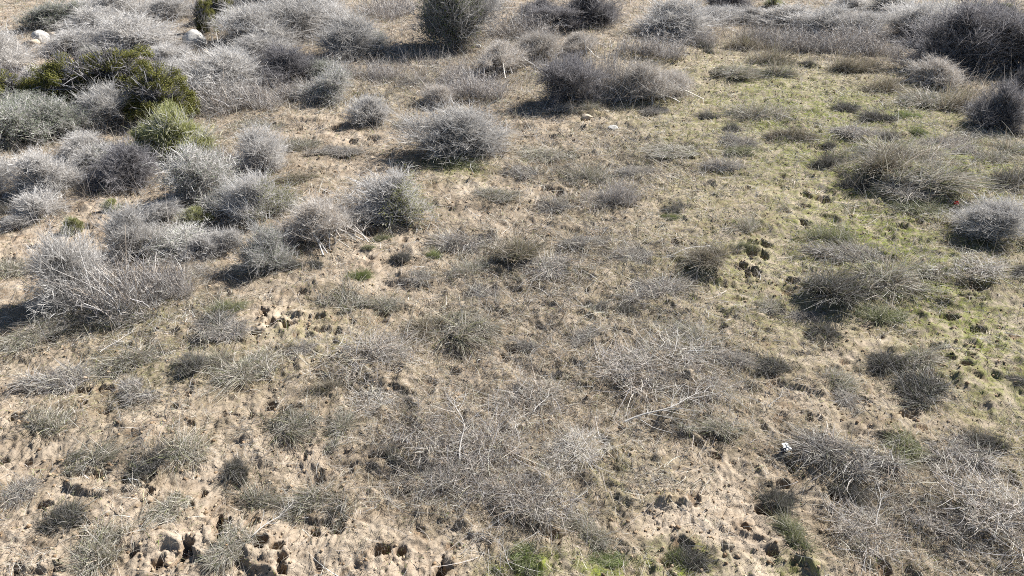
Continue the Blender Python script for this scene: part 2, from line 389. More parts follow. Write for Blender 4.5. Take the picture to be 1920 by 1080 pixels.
def stand_parts(seed, pal=BROWN, n=850):
    rng = np.random.default_rng(seed)
    r = np.sqrt(rng.random(n)) * .46; az = rng.uniform(0, 2 * np.pi, n)
    r *= 1 + .25 * np.sin(az * 3 + seed)
    p0 = np.stack([r * np.cos(az), r * np.sin(az), np.full(n, -.02)], 1)
    d = unit(np.stack([p0[:, 0] * .35, p0[:, 1] * .35, np.ones(n)], 1) + rng.normal(size=(n, 3)) * .19)
    L = .72 * rng.uniform(.25, 1.05, n) * (1.1 - .9 * r) * np.clip(.85 + 1.1 * fbm(p0[:, 0] * 4 + seed, p0[:, 1] * 4, 2), .3, 1.25)
    P = curves(rng, p0, d, L, 4, .2)
    V, F = ribbons(P, taper(n, 4, .0036, .0016, rng), rng); C = pick(rng, n, pal, 8)
    stem = mesh_np('stalk_clump', V, F, M_STEM, C)
    m = 5000; i = rng.integers(n, size=m); k = rng.integers(1, 4, size=m)
    d2 = unit(rng.normal(size=(m, 3)) * .5 + np.array([0, 0, .75]))
    P2 = curves(rng, P[i, k], d2, rng.uniform(.03, .11, m), 3, .2)
    V2, F2 = ribbons(P2, taper(m, 3, .0024, .001, rng), rng)
    return [('stalk_clump', stem), ('twig_crown', mesh_np('twig_crown', V2, F2, M_TWIG, pick(rng, m, pal, 6)))]

def tussock_mesh(seed, pal, n=2300, droop=.6, el=(2, 80), comb=.7, w=.0052):
    rng = np.random.default_rng(seed)
    nb = 14; bc = rng.normal(size=(nb, 2)) * np.array([.21, .16]); bi = rng.integers(nb, size=n); bs = rng.uniform(.5, 1.25, nb)
    p0 = np.concatenate([bc[bi] + rng.normal(size=(n, 2)) * .07, np.full((n, 1), -.03)], 1)
    az = rng.uniform(0, 2 * np.pi, n)
    e = np.radians(rng.uniform(*el, n)); a2 = az + rng.normal(size=n) * .7
    d = np.stack([np.cos(a2) * np.cos(e), np.sin(a2) * np.cos(e), np.sin(e)], 1)
    cdir = rng.normal(size=(nb, 2)); cdir /= np.linalg.norm(cdir, axis=1)[:, None]; cdir = cdir * .8 + rng.normal(size=2) * .5
    d[:, :2] += cdir[bi] * comb; d = unit(d + rng.normal(size=(n, 3)) * np.array([.3, .3, .1]))
    d[:, 2] = np.abs(d[:, 2])
    L = rng.uniform(.16, .46, n) * bs[bi]
    K = 5; t = np.linspace(0, 1, K)[None, :, None]
    b = rng.normal(size=(n, 3)) * .34; b[:, 2] -= droop * rng.uniform(.4, 1.4, n)
    P = p0[:, None] + (d[:, None] * t + b[:, None] * t * t) * L[:, None, None]
    lim = np.abs(rng.normal(size=(n, 1))) * .03
    P[..., 2] = np.maximum(P[..., 2], np.minimum(lim, .06))
    P[:, 0, 2] = -.03
    V, F = ribbons(P, taper(n, K, w, w * .3, rng), rng)
    return mesh_np('grass_tussock', V, F, M_BLADE, pick(rng, n, pal, 2 * K))

def heap_parts(seed, pal, n=850):
    rng = np.random.default_rng(seed)
    N = 40
    d = sph(rng, N, 3, 40); p0 = rng.normal(size=(N, 3)) * np.array([.14, .14, 0]); p0[:, 2] = .0
    P = curves(rng, p0, d, rng.uniform(.25, .5, N), 5, .3, -.22); P[..., 2] = np.maximum(P[..., 2], .004)
    V, F = tubes(P, taper(N, 5, .0034, .0015, rng))
    st = mesh_np('branch_frame', V, F, M_STEM, pick(rng, N, DGREY + BROWN, 20))
    r = np.sqrt(rng.random(n)) * .48; az = rng.uniform(0, 2 * np.pi, n)
    r *= .8 + .25 * np.sin(2 * az + seed) + .12 * np.sin(5 * az)
    top = .13 * np.maximum(.1, 1 - (r / .5) ** 2)
    q = np.stack([r * np.cos(az), r * np.sin(az), top * rng.random(n)], 1)
    dd = unit(sph(rng, n, -18, 60) + np.stack([np.cos(az), np.sin(az), 0 * az], 1) * .4)
    P2 = curves(rng, q, dd, rng.uniform(.06, .24, n), 4, .35); P2[..., 2] = np.maximum(P2[..., 2], .0)
    V2, F2 = ribbons(P2, taper(n, 4, .0030, .0011, rng), rng)
    return [('branch_frame', st), ('twig_mat', mesh_np('twig_mat', V2, F2, M_TWIG, pick(rng, n, pal, 8)))]

def branch_parts(seed):
    """one fallen limb, 1 m long along +x, with side twigs; lies on the ground"""
    rng = np.random.default_rng(seed)
    K = 9; t = np.linspace(0, 1, K)
    main = np.stack([t, .10 * np.sin(t * 3 + seed) * t + .02 * np.sin(9 * t), .03 + .05 * np.sin(np.pi * t)], 1)[None]
    V, F = tubes(main, np.linspace(.010, .003, K)[None], 5)
    lb = mesh_np('limb', V, F, M_STEM, np.tile([.52, .49, .45], (len(V), 1)))
    n = 26; k = rng.integers(1, K, n); p0 = main[0, k]
    sgn = rng.choice([-1, 1], n)
    d = unit(np.stack([rng.uniform(.5, 1.1, n), sgn * rng.uniform(.3, 1., n), rng.uniform(-.15, .5, n)], 1))
    P = curves(rng, p0, d, rng.uniform(.12, .42, n), 5, .2, -.12); P[..., 2] = np.maximum(P[..., 2], .006)
    V2, F2 = tubes(P, taper(n, 5, .0036, .0014, rng), 3)
    return [('limb', lb), ('side_twigs', mesh_np('side_twigs', V2, F2, M_TWIG, pick(rng, n, [(.56, .53, .49), (.47, .44, .40), (.62, .59, .55)], 15)))]

def rock_mesh(seed, mat, flat=.7):
    import bmesh
    rng = np.random.default_rng(seed)
    bm = bmesh.new(); bmesh.ops.create_icosphere(bm, subdivisions=4, radius=.5)
    cuts = [(unit(rng.normal(size=3)), rng.uniform(.34, .46)) for _ in range(9)]
    ph = rng.uniform(0, 50, 3)
    for v in bm.verts:
        p = np.array(v.co)
        for nrm, dd in cuts:
            o = p @ nrm - dd
            if o > 0: p = p - nrm * o * .85
        k = float(fbm(np.array([p[0] * 3 + ph[0] + p[2] * 2]), np.array([p[1] * 3 + ph[1] - p[2] * 2]), 4)[0])
        p = p * (1 + .10 * k)
        v.co = (p[0], p[1], p[2] * flat)
    me = bpy.data.meshes.new('rock'); bm.to_mesh(me); bm.free()
    me.polygons.foreach_set('use_smooth', np.ones(len(me.polygons), bool)); me.materials.append(mat)
    return me

# ------------------------------------------------------------------ objects
def tag(o, label, cat, group=None, kind=None):
    o['label'] = label
    if cat: o['category'] = cat
    if group: o['group'] = group
    if kind: o['kind'] = kind
    return o

def thing(name, parts, label, cat, group, loc, scale, rz):
    r = bpy.data.objects.new(name, None); COL.objects.link(r); r.empty_display_size = .2
    r.location = loc; r.scale = scale; r.rotation_euler = (0, 0, rz)
    tag(r, label, cat, group)
    for pn, me in parts:
        c = bpy.data.objects.new(pn, me); COL.objects.link(c); c.parent = r
    return r

def mesh_thing(name, me, label, cat, group, loc, scale, rot):
    o = bpy.data.objects.new(name, me); COL.objects.link(o)
    o.location = loc; o.scale = scale; o.rotation_euler = rot
    return tag(o, label, cat, group)

zt = lambda e: (e[:, 2] > .32)
TWO = lambda s, f, *a, **k: [f(s + i, *a, **k) for i in range(2)]
KINDS = {
 'G':  ('dead_shrub', 'shrub', [shrub_parts(100 + i) for i in range(4)]),
 'GS': ('dead_shrub', 'shrub', [shrub_parts(120 + i, GREY, 9500, .0047) for i in range(3)]),
 'GD': ('dead_shrub', 'shrub', [shrub_parts(140 + i, DGREY, 19000, .0033) for i in range(3)]),  # darker twig palette paints in the shade of backlit, dense shrubs
 'GM': ('dead_shrub', 'shrub', [shrub_parts(160 + i, GREY, 14000, .0034, n_leaf=5500, leaf_pal=SAGE, leaf_size=.011) for i in range(2)]),
 'GY': ('dead_shrub', 'shrub', [shrub_parts(170 + i, GREY, 13000, .0035, n_leaf=4500, leaf_pal=[(.24, .25, .09), (.30, .29, .13), (.18, .19, .07)], leaf_size=.009, leaf_zone=lambda e: (e[:, 0] > .1)) for i in range(2)]),
 'S':  ('sage_shrub', 'shrub', [shrub_parts(180 + i, GREY, 11000, .0034, n_leaf=15000, leaf_pal=SAGE, leaf_size=.011) for i in range(3)]),
 'GB': ('dry_weed_stand', 'dry weeds', [shrub_parts(200 + i, BROWN + GREY + [(.60, .55, .46)], 12000, .0030, (22, 88), .24, upright=.5, n_main=80) for i in range(3)]),
 'GP': ('dry_weed_stand', 'dry weeds', [stand_parts(220 + i, GREY + BROWN + DGREY) for i in range(2)]),
 'D':  ('leafy_shrub', 'shrub', [leafy_parts(240 + i) for i in range(3)]),
 'Y':  ('broom_shrub', 'shrub', [broom_parts(260 + i) for i in range(2)]),
 'TR': ('tall_shrub', 'shrub', [shrub_parts(280, [(.40, .385, .37), (.54, .52, .50), (.30, .28, .25)], 16000, .0032, (8, 89), .05, 7000, [(.20, .22, .09), (.27, .28, .15), (.13, .16, .06)], .011, leaf_zone=lambda e: np.hypot(e[:, 0], e[:, 1]) < .3)]),
 'H':  ('twig_heap', 'twig heap', [heap_parts(300 + i, BROWN + DGREY + STRAW) for i in range(3)]),
 'HP': ('twig_heap', 'twig heap', [heap_parts(310 + i, GREY + BROWN + STRAW, 1050) for i in range(2)]),
 'HD': ('twig_heap', 'twig heap', [heap_parts(320 + i, DGREY + BROWN + BROWN + STRAW + [(.25, .18, .12)], 950) for i in range(2)]),
 'T':  ('grass_tussock', 'grass tussock', [tussock_mesh(400 + i, STRAW + BROWN + DGREY) for i in range(4)]),
 'TB': ('grass_tussock', 'grass tussock', [tussock_mesh(420 + i, [(.32, .26, .19), (.24, .19, .13), (.43, .38, .31), (.5, .46, .40), (.20, .17, .11), (.24, .23, .13)], 2400, .35) for i in range(3)]),
 'TD': ('grass_tussock', 'grass tussock', [tussock_mesh(440 + i, [(.17, .16, .15), (.12, .11, .10), (.24, .23, .22), (.10, .11, .05), (.15, .12, .08), (.36, .34, .31)], 2600, .4) for i in range(3)]),
 'TG': ('grass_tussock', 'grass tussock', [tussock_mesh(460 + i, [(.22, .25, .09), (.19, .23, .07), (.30, .31, .14), (.46, .43, .31), (.40, .36, .27), (.52, .50, .42)], 2200, .45) for i in range(3)]),
 'TV': ('grass_tussock', 'grass tussock', [tussock_mesh(470 + i, [(.18, .25, .06), (.25, .31, .09), (.14, .19, .05), (.38, .39, .20), (.46, .43, .30)], 2400, .4, (10, 85), .4) for i in range(2)]),
 'TM': ('grass_tussock', 'grass tussock', [tussock_mesh(480 + i, STRAW + BROWN + [(.24, .26, .11), (.20, .22, .10), (.30, .27, .17)], 2300, .55) for i in range(4)]),
}
GROUPS = {'G': 'dead grey shrubs on the slope', 'GS': 'dead grey shrubs on the slope', 'GD': 'dead grey shrubs on the slope', 'GM': 'dead grey shrubs on the slope',
          'GY': 'dead grey shrubs on the slope', 'S': 'grey green sage shrubs', 'GB': 'stands of dry upright weeds', 'GP': 'stands of dry upright weeds', 'D': 'dark green leafy shrubs',
          'Y': 'yellow green broom shrubs', 'H': 'heaps of fallen dry twigs', 'HP': 'heaps of fallen dry twigs', 'HD': 'heaps of fallen dry twigs'}
for k in ('T', 'TB', 'TD', 'TG', 'TM', 'TV'): GROUPS[k] = 'grass tussocks on the open ground'
REF_H = {'GP': .68, 'H': .22, 'HP': .22, 'HD': .22, 'T': .30, 'TB': .34, 'TD': .32, 'TG': .30, 'TM': .28, 'TV': .30}

# one row per plant: kind, u of its middle, v of its lower edge, width and height in the picture, label
PLANTS = [
 ('S', 100, 58, 112, 52, 'olive grey sage shrub behind the white boulder'),
 ('G', 8, 140, 120, 92, 'pale grey shrub at the frame edge beside the tan gully stones'),
 ('G', 75, 155, 70, 32, 'low pale grey shrub between the gully stones and the dark green shrub'),
 ('G', 150, 112, 135, 56, 'pale grey dome shrub beside the white boulder and sandy gully'),
 ('G', 252, 106, 150, 78, 'broad pale grey shrub behind the big dark green shrub'),
 ('GM', 175, 122, 60, 34, 'small shaded grey shrub wedged under two pale domes above the green shrub'),
 ('G', 225, 46, 150, 55, 'hazy grey shrub mass behind the broad pale dome'),
 ('G', 318, 40, 100, 48, 'grey shrub filling the gap uphill of the shaded boulder'),
 ('D', 388, 66, 44, 58, 'small dark green sprig bush leaning over the shaded grey boulder'),
 ('D', 418, 44, 60, 54, 'narrow bright green bush rising between two grey shrub masses'),
 ('G', 478, 88, 130, 84, 'large grey shrub to the side of the shaded boulder'),
 ('G', 555, 78, 160, 88, 'large pale grey shrub in the middle of the back thicket'),
 ('G', 590, 36, 120, 50, 'pale grey shrub at the very back of the thicket'),
 ('G', 500, 20, 130, 40, 'grey shrub crest cut by the top edge behind the green sprigs'),
 ('G', 432, 182, 140, 96, 'pale fine twigged shrub directly uphill of the white weed stalks'),
 ('GP', 425, 212, 120, 68, 'pale straw coloured stand of stalks beside the dark green shrub'),
 ('GP', 350, 190, 70, 50, 'thin pale weed stalks against the flank of the dark green shrub'),
 ('GD', 545, 160, 108, 64, 'darker grey shrub with a black shadow under its near side'),
 ('G', 655, 110, 124, 86, 'pale grey shrub standing alone beyond the striped shadow of the tall shrub'),
 ('GM', 632, 190, 86, 66, 'grey green shrub throwing a long narrow shadow on bare soil'),
 ('GS', 700, 236, 88, 62, 'thin brownish grey shrublet downhill of the striped shadow'),
 ('D', 128, 205, 130, 95, 'dark green leafy shrub arm nearest the gully'),
 ('D', 228, 198, 175, 92, 'main dome of the big dark green leafy shrub'),
 ('D', 318, 232, 122, 98, 'dark green leafy shrub arm beside the white weed stalks'),
 ('G', 212, 245, 118, 88, 'dead grey shrub growing in front of the dark green dome'),
 ('D', 20, 205, 110, 66, 'yellowish dark green shrub cut by the frame edge'),
 ('S', 42, 272, 150, 98, 'grey green sage shrub in front of the yellowish green shrub'),
 ('S', 112, 262, 104, 82, 'grey green sage shrub between two dark green leafy shrubs'),
 ('G', 96, 366, 120, 90, 'pale domed shrub with a brown heart downhill of the sage shrubs'),
 ('G', 4, 368, 92, 78, 'grey dome shrub cut by the frame edge below the sage shrubs'),
 ('GS', 192, 330, 95, 68, 'brownish grey shrub just downhill of the sage shrubs'),
 ('Y', 284, 292, 64, 62, 'bright yellow green broom tuft, smaller of the pair'),
 ('Y', 345, 306, 150, 110, 'broad yellow green broom shrub below the dark green dome'),
 ('GD', 248, 356, 124, 76, 'blue grey shaded shrub in front of the small broom tuft'),
 ('GM', 382, 384, 138, 108, 'mossy grey shrub in front of the broad broom shrub'),
 ('G', 490, 322, 98, 84, 'pale blue grey rounded shrub alone on brown soil'),
 ('GY', 488, 412, 108, 100, 'grey shrub with a yellow green patch at its top'),
 ('GS', 82, 412, 90, 62, 'small wiry white grey shrub on the bare patch at the frame side'),
 ('GS', 34, 434, 52, 34, 'gnarled dark little shrub beside the wiry white grey one'),
 ('Y', 213, 402, 36, 30, 'tiny light green tuft on the dark shadow edge'),
 ('Y', 138, 446, 44, 40, 'small yellow green tuft behind the large spiky shrub'),
 ('Y', 368, 424, 62, 36, 'low light green tuft below the mossy grey shrub'),
 ('G', 264, 494, 124, 112, 'brilliant white grey shrub behind the upright weed stalks'),
 ('G', 150, 576, 138, 146, 'large spiky pale shrub with a black shadow at its side'),
 ('GP', 258, 586, 165, 118, 'thick stand of brown grey stalks next to the large spiky shrub'),
 ('GS', 382, 486, 88, 52, 'low scruffy grey shrub downhill of the light green tuft'),
 ('GS', 430, 468, 56, 46, 'small scruffy shrub touching the reddish topped shrub'),
 ('GM', 505, 510, 100, 90, 'dark shrub with a faint reddish tip and a black shadow'),
 ('HP', 370, 532, 94, 46, 'fallen grey twigs between the weed stand and the dark reddish tipped shrub'),
 ('GB', 605, 456, 120, 84, 'brownish dry bush of fine stalks on bare sand'),
 ('GY', 735, 418, 160, 104, 'grey shrub with a yellowish green flank on bare sand'),
 ('GS', 692, 425, 72, 48, 'dark tangled shrub at the foot of the yellow flanked shrub'),
 ('G', 866, 308, 186, 112, 'lone rounded silver grey shrub in the open middle'),
 ('TG', 862, 322, 120, 22, 'low olive green growth at the foot of the lone silver shrub'),
 ('TR', 848, 98, 170, 165, 'tall dark stemmed shrub casting a striped shadow'),
 ('GB', 940, 142, 96, 66, 'upright brown weeds uphill of the dark green topped bush'),
 ('GB', 1005, 118, 100, 60, 'brown grey weed stand behind the dark green topped bush'),
 ('GP', 896, 186, 90, 58, 'greyish weed stand downhill of the tall shrub'),
 ('GB', 822, 200, 60, 42, 'small brown weed clump at the end of the striped shadow'),
 ('GD', 1062, 196, 110, 92, 'dark shaded bush with a green top beside the brown weeds'),
 ('GP', 1130, 190, 94, 112, 'silver grey weed stand leaning on the dark green topped bush'),
 ('GB', 1200, 192, 112, 112, 'reddish brown dry weed stand, the largest of its row'),
 ('GB', 1256, 180, 76, 92, 'thin tan weeds at the open end of the brown weed row'),
 ('GD', 1100, 50, 124, 58, 'dark shaded shrub at the top edge beyond the weed rows'),
 ('GD', 1012, 38, 80, 34, 'black shaded shrub at the top edge near bare ground'),
 ('GD', 1040, 58, 100, 22, 'low bluish shaded twigs in front of the black shaded shrub'),
 ('G', 1258, 74, 164, 80, 'grey dome shrub behind the white stake'),
 ('GD', 1366, 24, 96, 34, 'dark rounded shrub at the top edge behind short grass'),
 ('Y', 1448, 16, 46, 24, 'light green bush at the top edge of the slope'),
 ('GS', 1490, 52, 120, 46, 'grey shrub downhill of the light green bush'),
 ('G', 1560, 72, 150, 56, 'grey shrub in the middle of the far thicket'),
 ('G', 1622, 70, 110, 50, 'grey shrub joining the far thicket to the big dark clump'),
 ('GS', 1592, 18, 80, 26, 'small grey shrub at the top edge beyond the far thicket'),
 ('GM', 1660, 22, 90, 30, 'green tinted shrub at the top edge before the dark clump'),
 ('G', 1722, 82, 140, 84, 'grey topped shrub at the open side of the big dark clump'),
 ('GD', 1790, 142, 200, 118, 'great dark shrub with a deep shadow, tallest of the clump'),
 ('GD', 1890, 142, 180, 124, 'dark shrub cut by the frame edge in the big clump'),
 ('Y', 1828, 26, 50, 22, 'green crest poking above the big dark clump'),
 ('Y', 1884, 24, 44, 20, 'light green crest above the dark frame edge shrub'),
 ('GP', 1500, 98, 100, 46, 'straggly grey stalks in front of the far thicket'),
 ('GP', 1430, 82, 90, 40, 'thin pale stalks between the stake shrub and the far thicket'),
 ('TB', 1440, 124, 56, 30, 'brown fan shaped tussock below the straggly grey stalks'),
 ('TB', 1582, 136, 52, 32, 'dark brown tussock, first of a pair under the far thicket'),
 ('TB', 1625, 136, 38, 22, 'low brown tussock, second of a pair under the far thicket'),
 ('TB', 1400, 94, 60, 22, 'flat reddish brown tussock on the pale straw patch'),
 ('TD', 1318, 90, 22, 18, 'small black tussock on the pale straw patch'),
 ('TD', 1328, 100, 20, 12, 'tiny dark tuft just under the small black tussock'),
 ('TM', 1380, 140, 60, 20, 'straw tussock with dark shaded side on pale grass'),
 ('TM', 1450, 142, 50, 22, 'greenish gold tuft under the brown fan tussock'),
 ('TD', 1515, 128, 26, 16, 'small dark clod like tuft on pale grass'),
 ('TB', 1664, 178, 84, 40, 'wide brown tussock near the great dark shrub'),
 ('GB', 1746, 164, 84, 54, 'spiky reddish brown weeds before the great dark shrub'),
 ('TM', 1730, 204, 104, 38, 'grey tangled tussock below the spiky reddish weeds'),
 ('TB', 1800, 208, 62, 34, 'brown tussock uphill of the purple grey shrub'),
 ('GD', 1862, 248, 122, 78, 'purple grey rounded shrub near the frame edge'),
 ('GD', 1912, 172, 36, 40, 'black green shrub sliver at the frame edge'),
 ('TD', 1330, 226, 34, 20, 'dark green tuft on pale short grass'),
 ('TD', 1372, 246, 26, 18, 'small round dark tuft downhill of the dark green tuft'),
 ('TM', 1425, 224, 80, 26, 'golden green tussock on short grass'),
 ('TB', 1490, 266, 60, 22, 'reddish brown tuft on mossy grass'),
 ('T', 1380, 275, 60, 20, 'grey flattened tussock on mossy grass'),
 ('TG', 1385, 288, 40, 16, 'small green tuft on the sandy moss edge'),
 ('T', 1360, 326, 66, 30, 'pale grey tussock with dark side on sandy slope'),
 ('TD', 1580, 208, 46, 18, 'flat dark tussock on bright mossy grass'),
 ('TD', 1652, 228, 40, 32, 'leaning dark grey tussock on mossy grass'),
 ('TV', 1700, 222, 40, 18, 'small fresh green tuft beside the leaning dark tussock'),
 ('T', 1600, 250, 56, 18, 'light grey flattened tussock on mossy grass'),
 ('TD', 1665, 264, 44, 26, 'mossy dark tussock with a hollow underneath'),
 ('TV', 1715, 258, 34, 24, 'bright green topped tuft uphill of the great mound'),
 ('T', 1760, 275, 70, 22, 'grey tussock between the mound and the purple grey shrub'),
 ('T', 1800, 288, 56, 20, 'grey tussock below the purple grey shrub'),
 ('TD', 1555, 276, 22, 12, 'tiny dark tuft on bright moss'),
 ('TM', 1850, 262, 90, 22, 'pale grass tussock under the purple grey shrub'),
 ('TM', 1880, 285, 70, 24, 'grey green tussock near the frame edge'),
 ('TM', 1860, 310, 90, 30, 'green grey tussock band near the frame edge'),
 ('TD', 1900, 350, 70, 40, 'dark grass tussock at the frame edge behind the blue grey shrub'),
 ('TM', 1690, 298, 140, 40, 'grey green crest of the great grassy mound'),
 ('TB', 1640, 346, 120, 66, 'brown domed part of the great grassy mound'),
 ('TD', 1600, 362, 60, 40, 'shaded front side of the great grassy mound'),  # dark blade palette puts the mound's shaded side into colour
 ('TM', 1742, 362, 130, 72, 'green and brown part of the great mound with pale stalk'),
 ('TD', 1550, 318, 50, 30, 'small dark tussock beside the great mound'),
 ('T', 1690, 382, 110, 36, 'pale combed grass at the foot of the great mound'),
 ('TG', 1720, 402, 90, 24, 'fresh green fringe downhill of the great mound'),
 ('G', 1850, 464, 150, 90, 'rounded blue grey shrub near the frame edge'),
 ('HP', 1826, 526, 134, 72, 'flattened grey twig dome below the blue grey shrub'),
 ('TD', 1905, 520, 50, 70, 'dark grass clump at the frame edge below the blue grey shrub'),
 ('TD', 1556, 578, 122, 78, 'large dark grass tussock on bare sand'),
 ('TM', 1672, 552, 150, 88, 'broad olive tussock behind the large dark tussock'),
 ('T', 1600, 496, 120, 40, 'pale grass crest uphill of the large dark tussock'),
 ('TG', 1652, 614, 96, 40, 'green topped tussock downhill of the broad olive one'),
 ('TD', 1545, 640, 70, 36, 'dark wiry tussock downhill of the large dark tussock'),
 ('T', 1500, 600, 50, 34, 'grey tussock beside the wiry dark one'),
 ('TG', 1560, 462, 70, 28, 'green tussock on moss uphill of the pale crest'),
 ('TM', 1400, 438, 60, 36, 'bluish grass tuft above a twin hole'),
 ('TG', 1400, 470, 30, 16, 'small green tuft at the twin hole'),
 ('TB', 1322, 512, 84, 46, 'brown tussock with a black hollow in its near side'),
 ('T', 1190, 490, 70, 26, 'flat grey tussock beside the hollow brown one'),
 ('TD', 1254, 398, 28, 22, 'small black green tuft on sandy grass'),
 ('TV', 1256, 414, 26, 14, 'bright green tuft just under the small black one'),
 ('HD', 1112, 396, 84, 44, 'dark stump like twig heap with a slanting shadow in the open middle'),
 ('GP', 1160, 385, 64, 50, 'thin purplish weeds beside the dark stump like shrublet'),
 ('T', 1050, 400, 90, 30, 'grey tussock trailing from the stump like shrublet'),
 ('TM', 1100, 340, 80, 30, 'greyish tussock uphill of the stump like shrublet'),
 ('T', 1180, 330, 60, 30, 'pale grey tuft of stems above the purplish weeds'),
 ('TB', 962, 498, 88, 50, 'brown fan tussock with a black shaded side'),
 ('T', 860, 470, 90, 50, 'grey straw tussock uphill of the brown fan tussock'),
 ('TD', 752, 490, 46, 30, 'round grey dark tuft on bare sand'),
 ('TV', 816, 486, 34, 26, 'fresh green tuft beside the round grey dark one'),
 ('TV', 676, 528, 48, 28, 'blue green tuft on bare sand'),
 ('TG', 722, 452, 34, 18, 'small green tuft downhill of the yellow flanked shrub'),
 ('TG', 690, 470, 24, 16, 'tiny green tuft above the bare sand strip'),
 ('T', 785, 528, 56, 30, 'drooping grey tussock on bare sand'),
 ('TD', 590, 505, 40, 28, 'small dark tuft below the brownish dry bush'),
 ('TD', 545, 505, 36, 24, 'small blue green tuft near the dark reddish tipped shrub'),
 ('TG', 430, 590, 60, 30, 'pale green tuft beside two dark holes'),
 ('TD', 405, 620, 70, 30, 'dark low tussock with hollows at its foot'),
 ('TM', 240, 610, 90, 36, 'green brown tussock at the foot of the weed stand'),
 ('TM', 420, 700, 90, 46, 'green grey tussock with a black side downhill of the holes'),
 ('TD', 362, 706, 62, 60, 'dark rounded tussock with a golden green flank'),
 ('TM', 250, 700, 130, 60, 'golden brown low bush on the sandy slope'),
 ('T', 560, 664, 60, 40, 'drooping blue grey tussock above bare sand'),
 ('TM', 470, 720, 100, 44, 'green grass tussock beside a deep hole'),
 ('TB', 622, 742, 62, 52, 'round brown tussock with fine upright stems'),
 ('HD', 710, 705, 170, 90, 'wide grey brown heap of dry weeds in the middle'),
 ('HP', 730, 680, 90, 60, 'pale upright twigs on top of the wide heap'),
 ('TM', 876, 646, 140, 62, 'low olive brown tussock in the open middle'),
 ('TB', 800, 630, 70, 50, 'brown tuft beside the low olive brown tussock'),
 ('T', 986, 660, 50, 36, 'small pale fountain tuft with a dark heart'),
 ('TD', 1110, 584, 60, 26, 'small bluish tuft beside a black hole'),
 ('T', 1110, 640, 60, 40, 'pale tuft drooping over a black hole'),
 ('TD', 1180, 590, 60, 24, 'dark grey tuft on brown litter'),
 ('T', 905, 560, 60, 30, 'small grey tuft on brown litter'),
 ('HP', 1260, 700, 210, 96, 'large pale heap of bleached fallen twigs'),
 ('HD', 1180, 740, 150, 66, 'dark twig heap beside the large pale one'),
 ('HD', 1310, 760, 130, 60, 'brown twig heap downhill of the large pale one'),
 ('TD', 1450, 700, 60, 44, 'blue grey tussock on sandy ground beside the pale heap'),
 ('T', 1380, 690, 80, 50, 'white grey stiff tuft beside the large pale heap'),
 ('TD', 1670, 700, 70, 56, 'dark green tussock on bare sand under a leafless clump'),
 ('TM', 1730, 690, 100, 50, 'grey green tussock beside the dark green one'),
 ('TD', 1720, 758, 120, 52, 'mossy dark tussock leaning over a ledge'),
 ('TD', 1910, 728, 46, 60, 'dark green clump at the frame edge on bare sand'),
 ('T', 1590, 770, 90, 44, 'grey dishevelled tussock on the sandy slope'),
 ('TM', 1560, 730, 80, 36, 'grey green tussock on sandy litter'),
 ('T', 1555, 880, 130, 86, 'fountain of grey drooping grass on sand'),
 ('TD', 1580, 935, 64, 44, 'small dark drooping tussock below the grass fountain'),
 ('TG', 1690, 850, 90, 36, 'fresh green and straw tussock on litter'),
 ('T', 1780, 880, 140, 70, 'pale straw heap of grass near the frame edge'),
 ('TD', 1830, 850, 90, 44, 'dark tussock under pale straw on bare sand'),
 ('HD', 1840, 1040, 210, 150, 'large dark tangle of twigs near the bottom corner'),
 ('HD', 1720, 1010, 150, 90, 'brown dark twig tangle next to the large corner tangle'),
 ('HD', 1600, 1040, 150, 80, 'thin dark twigs over sand near the bottom edge'),
 ('TG', 1480, 1030, 80, 44, 'green tussock with pale stalks near the bottom edge'),
 ('TD', 1450, 960, 70, 40, 'black hollow tussock on bare sand'),
 ('HD', 790, 850, 160, 110, 'dark grey twig heap at the bare sand edge'),
 ('HP', 720, 770, 120, 60, 'pale grey twig heap uphill of the dark grey one'),
 ('HD', 900, 900, 190, 110, 'wide brown twig heap in the dry brush middle'),
 ('HD', 1000, 790, 180, 90, 'brown twig heap below the olive tussock'),
 ('HP', 1080, 890, 130, 50, 'pale forked twig heap in the dry brush'),
 ('HD', 1000, 990, 170, 90, 'dark overhanging twig heap by the bottom green grass'),
 ('HD', 850, 960, 150, 80, 'shaded twig heap over a deep bank'),
 ('HD', 830, 900, 130, 70, 'brown upright weeds in the dry brush'),
 ('HD', 960, 960, 140, 60, 'brown bushy twig heap above the bottom green grass'),
 ('TD', 740, 880, 60, 80, 'dark green drooping tussock at the bare sand edge'),
 ('TV', 985, 1068, 84, 22, 'bright green grass clump at the bottom edge'),
 ('TV', 1125, 1072, 80, 26, 'small bright green clump at the bottom edge'),
 ('TV', 1262, 1060, 64, 22, 'bright green clump with a dark hollow at the bottom'),
 ('TM', 1100, 1020, 90, 40, 'olive green tussock uphill of the bottom grass'),
 ('TD', 1290, 1078, 80, 40, 'grey dark tussock beside the bottom bright clump'),
 ('TD', 450, 900, 70, 60, 'dark drooping tussock on bare sand'),
 ('TD', 280, 900, 100, 70, 'dark bushy tussock with two hollows on bare sand'),
 ('TM', 190, 880, 110, 54, 'golden brown tussock uphill of the two hollow tussock'),
 ('TM', 350, 860, 110, 70, 'olive grey tussock among bare sand'),
 ('TM', 100, 820, 100, 50, 'grey green tussock at the sandy frame side'),
 ('T', 40, 950, 90, 60, 'grey straw tussock at the frame edge on sand'),
 ('TD', 130, 1000, 90, 60, 'dark grey tussock low on the sandy slope'),
 ('TM', 200, 1060, 110, 60, 'brown grey tussock at the bottom edge on sand'),
 ('TM', 330, 980, 90, 50, 'straw tussock near the deepest black hole'),
 ('TM', 480, 960, 110, 50, 'olive straw tussock uphill of a row of deep holes'),
 ('TM', 590, 960, 100, 60, 'grey straw tussock among fallen stems'),
 ('TM', 440, 1060, 100, 40, 'green grey tussock below the row of deep holes'),
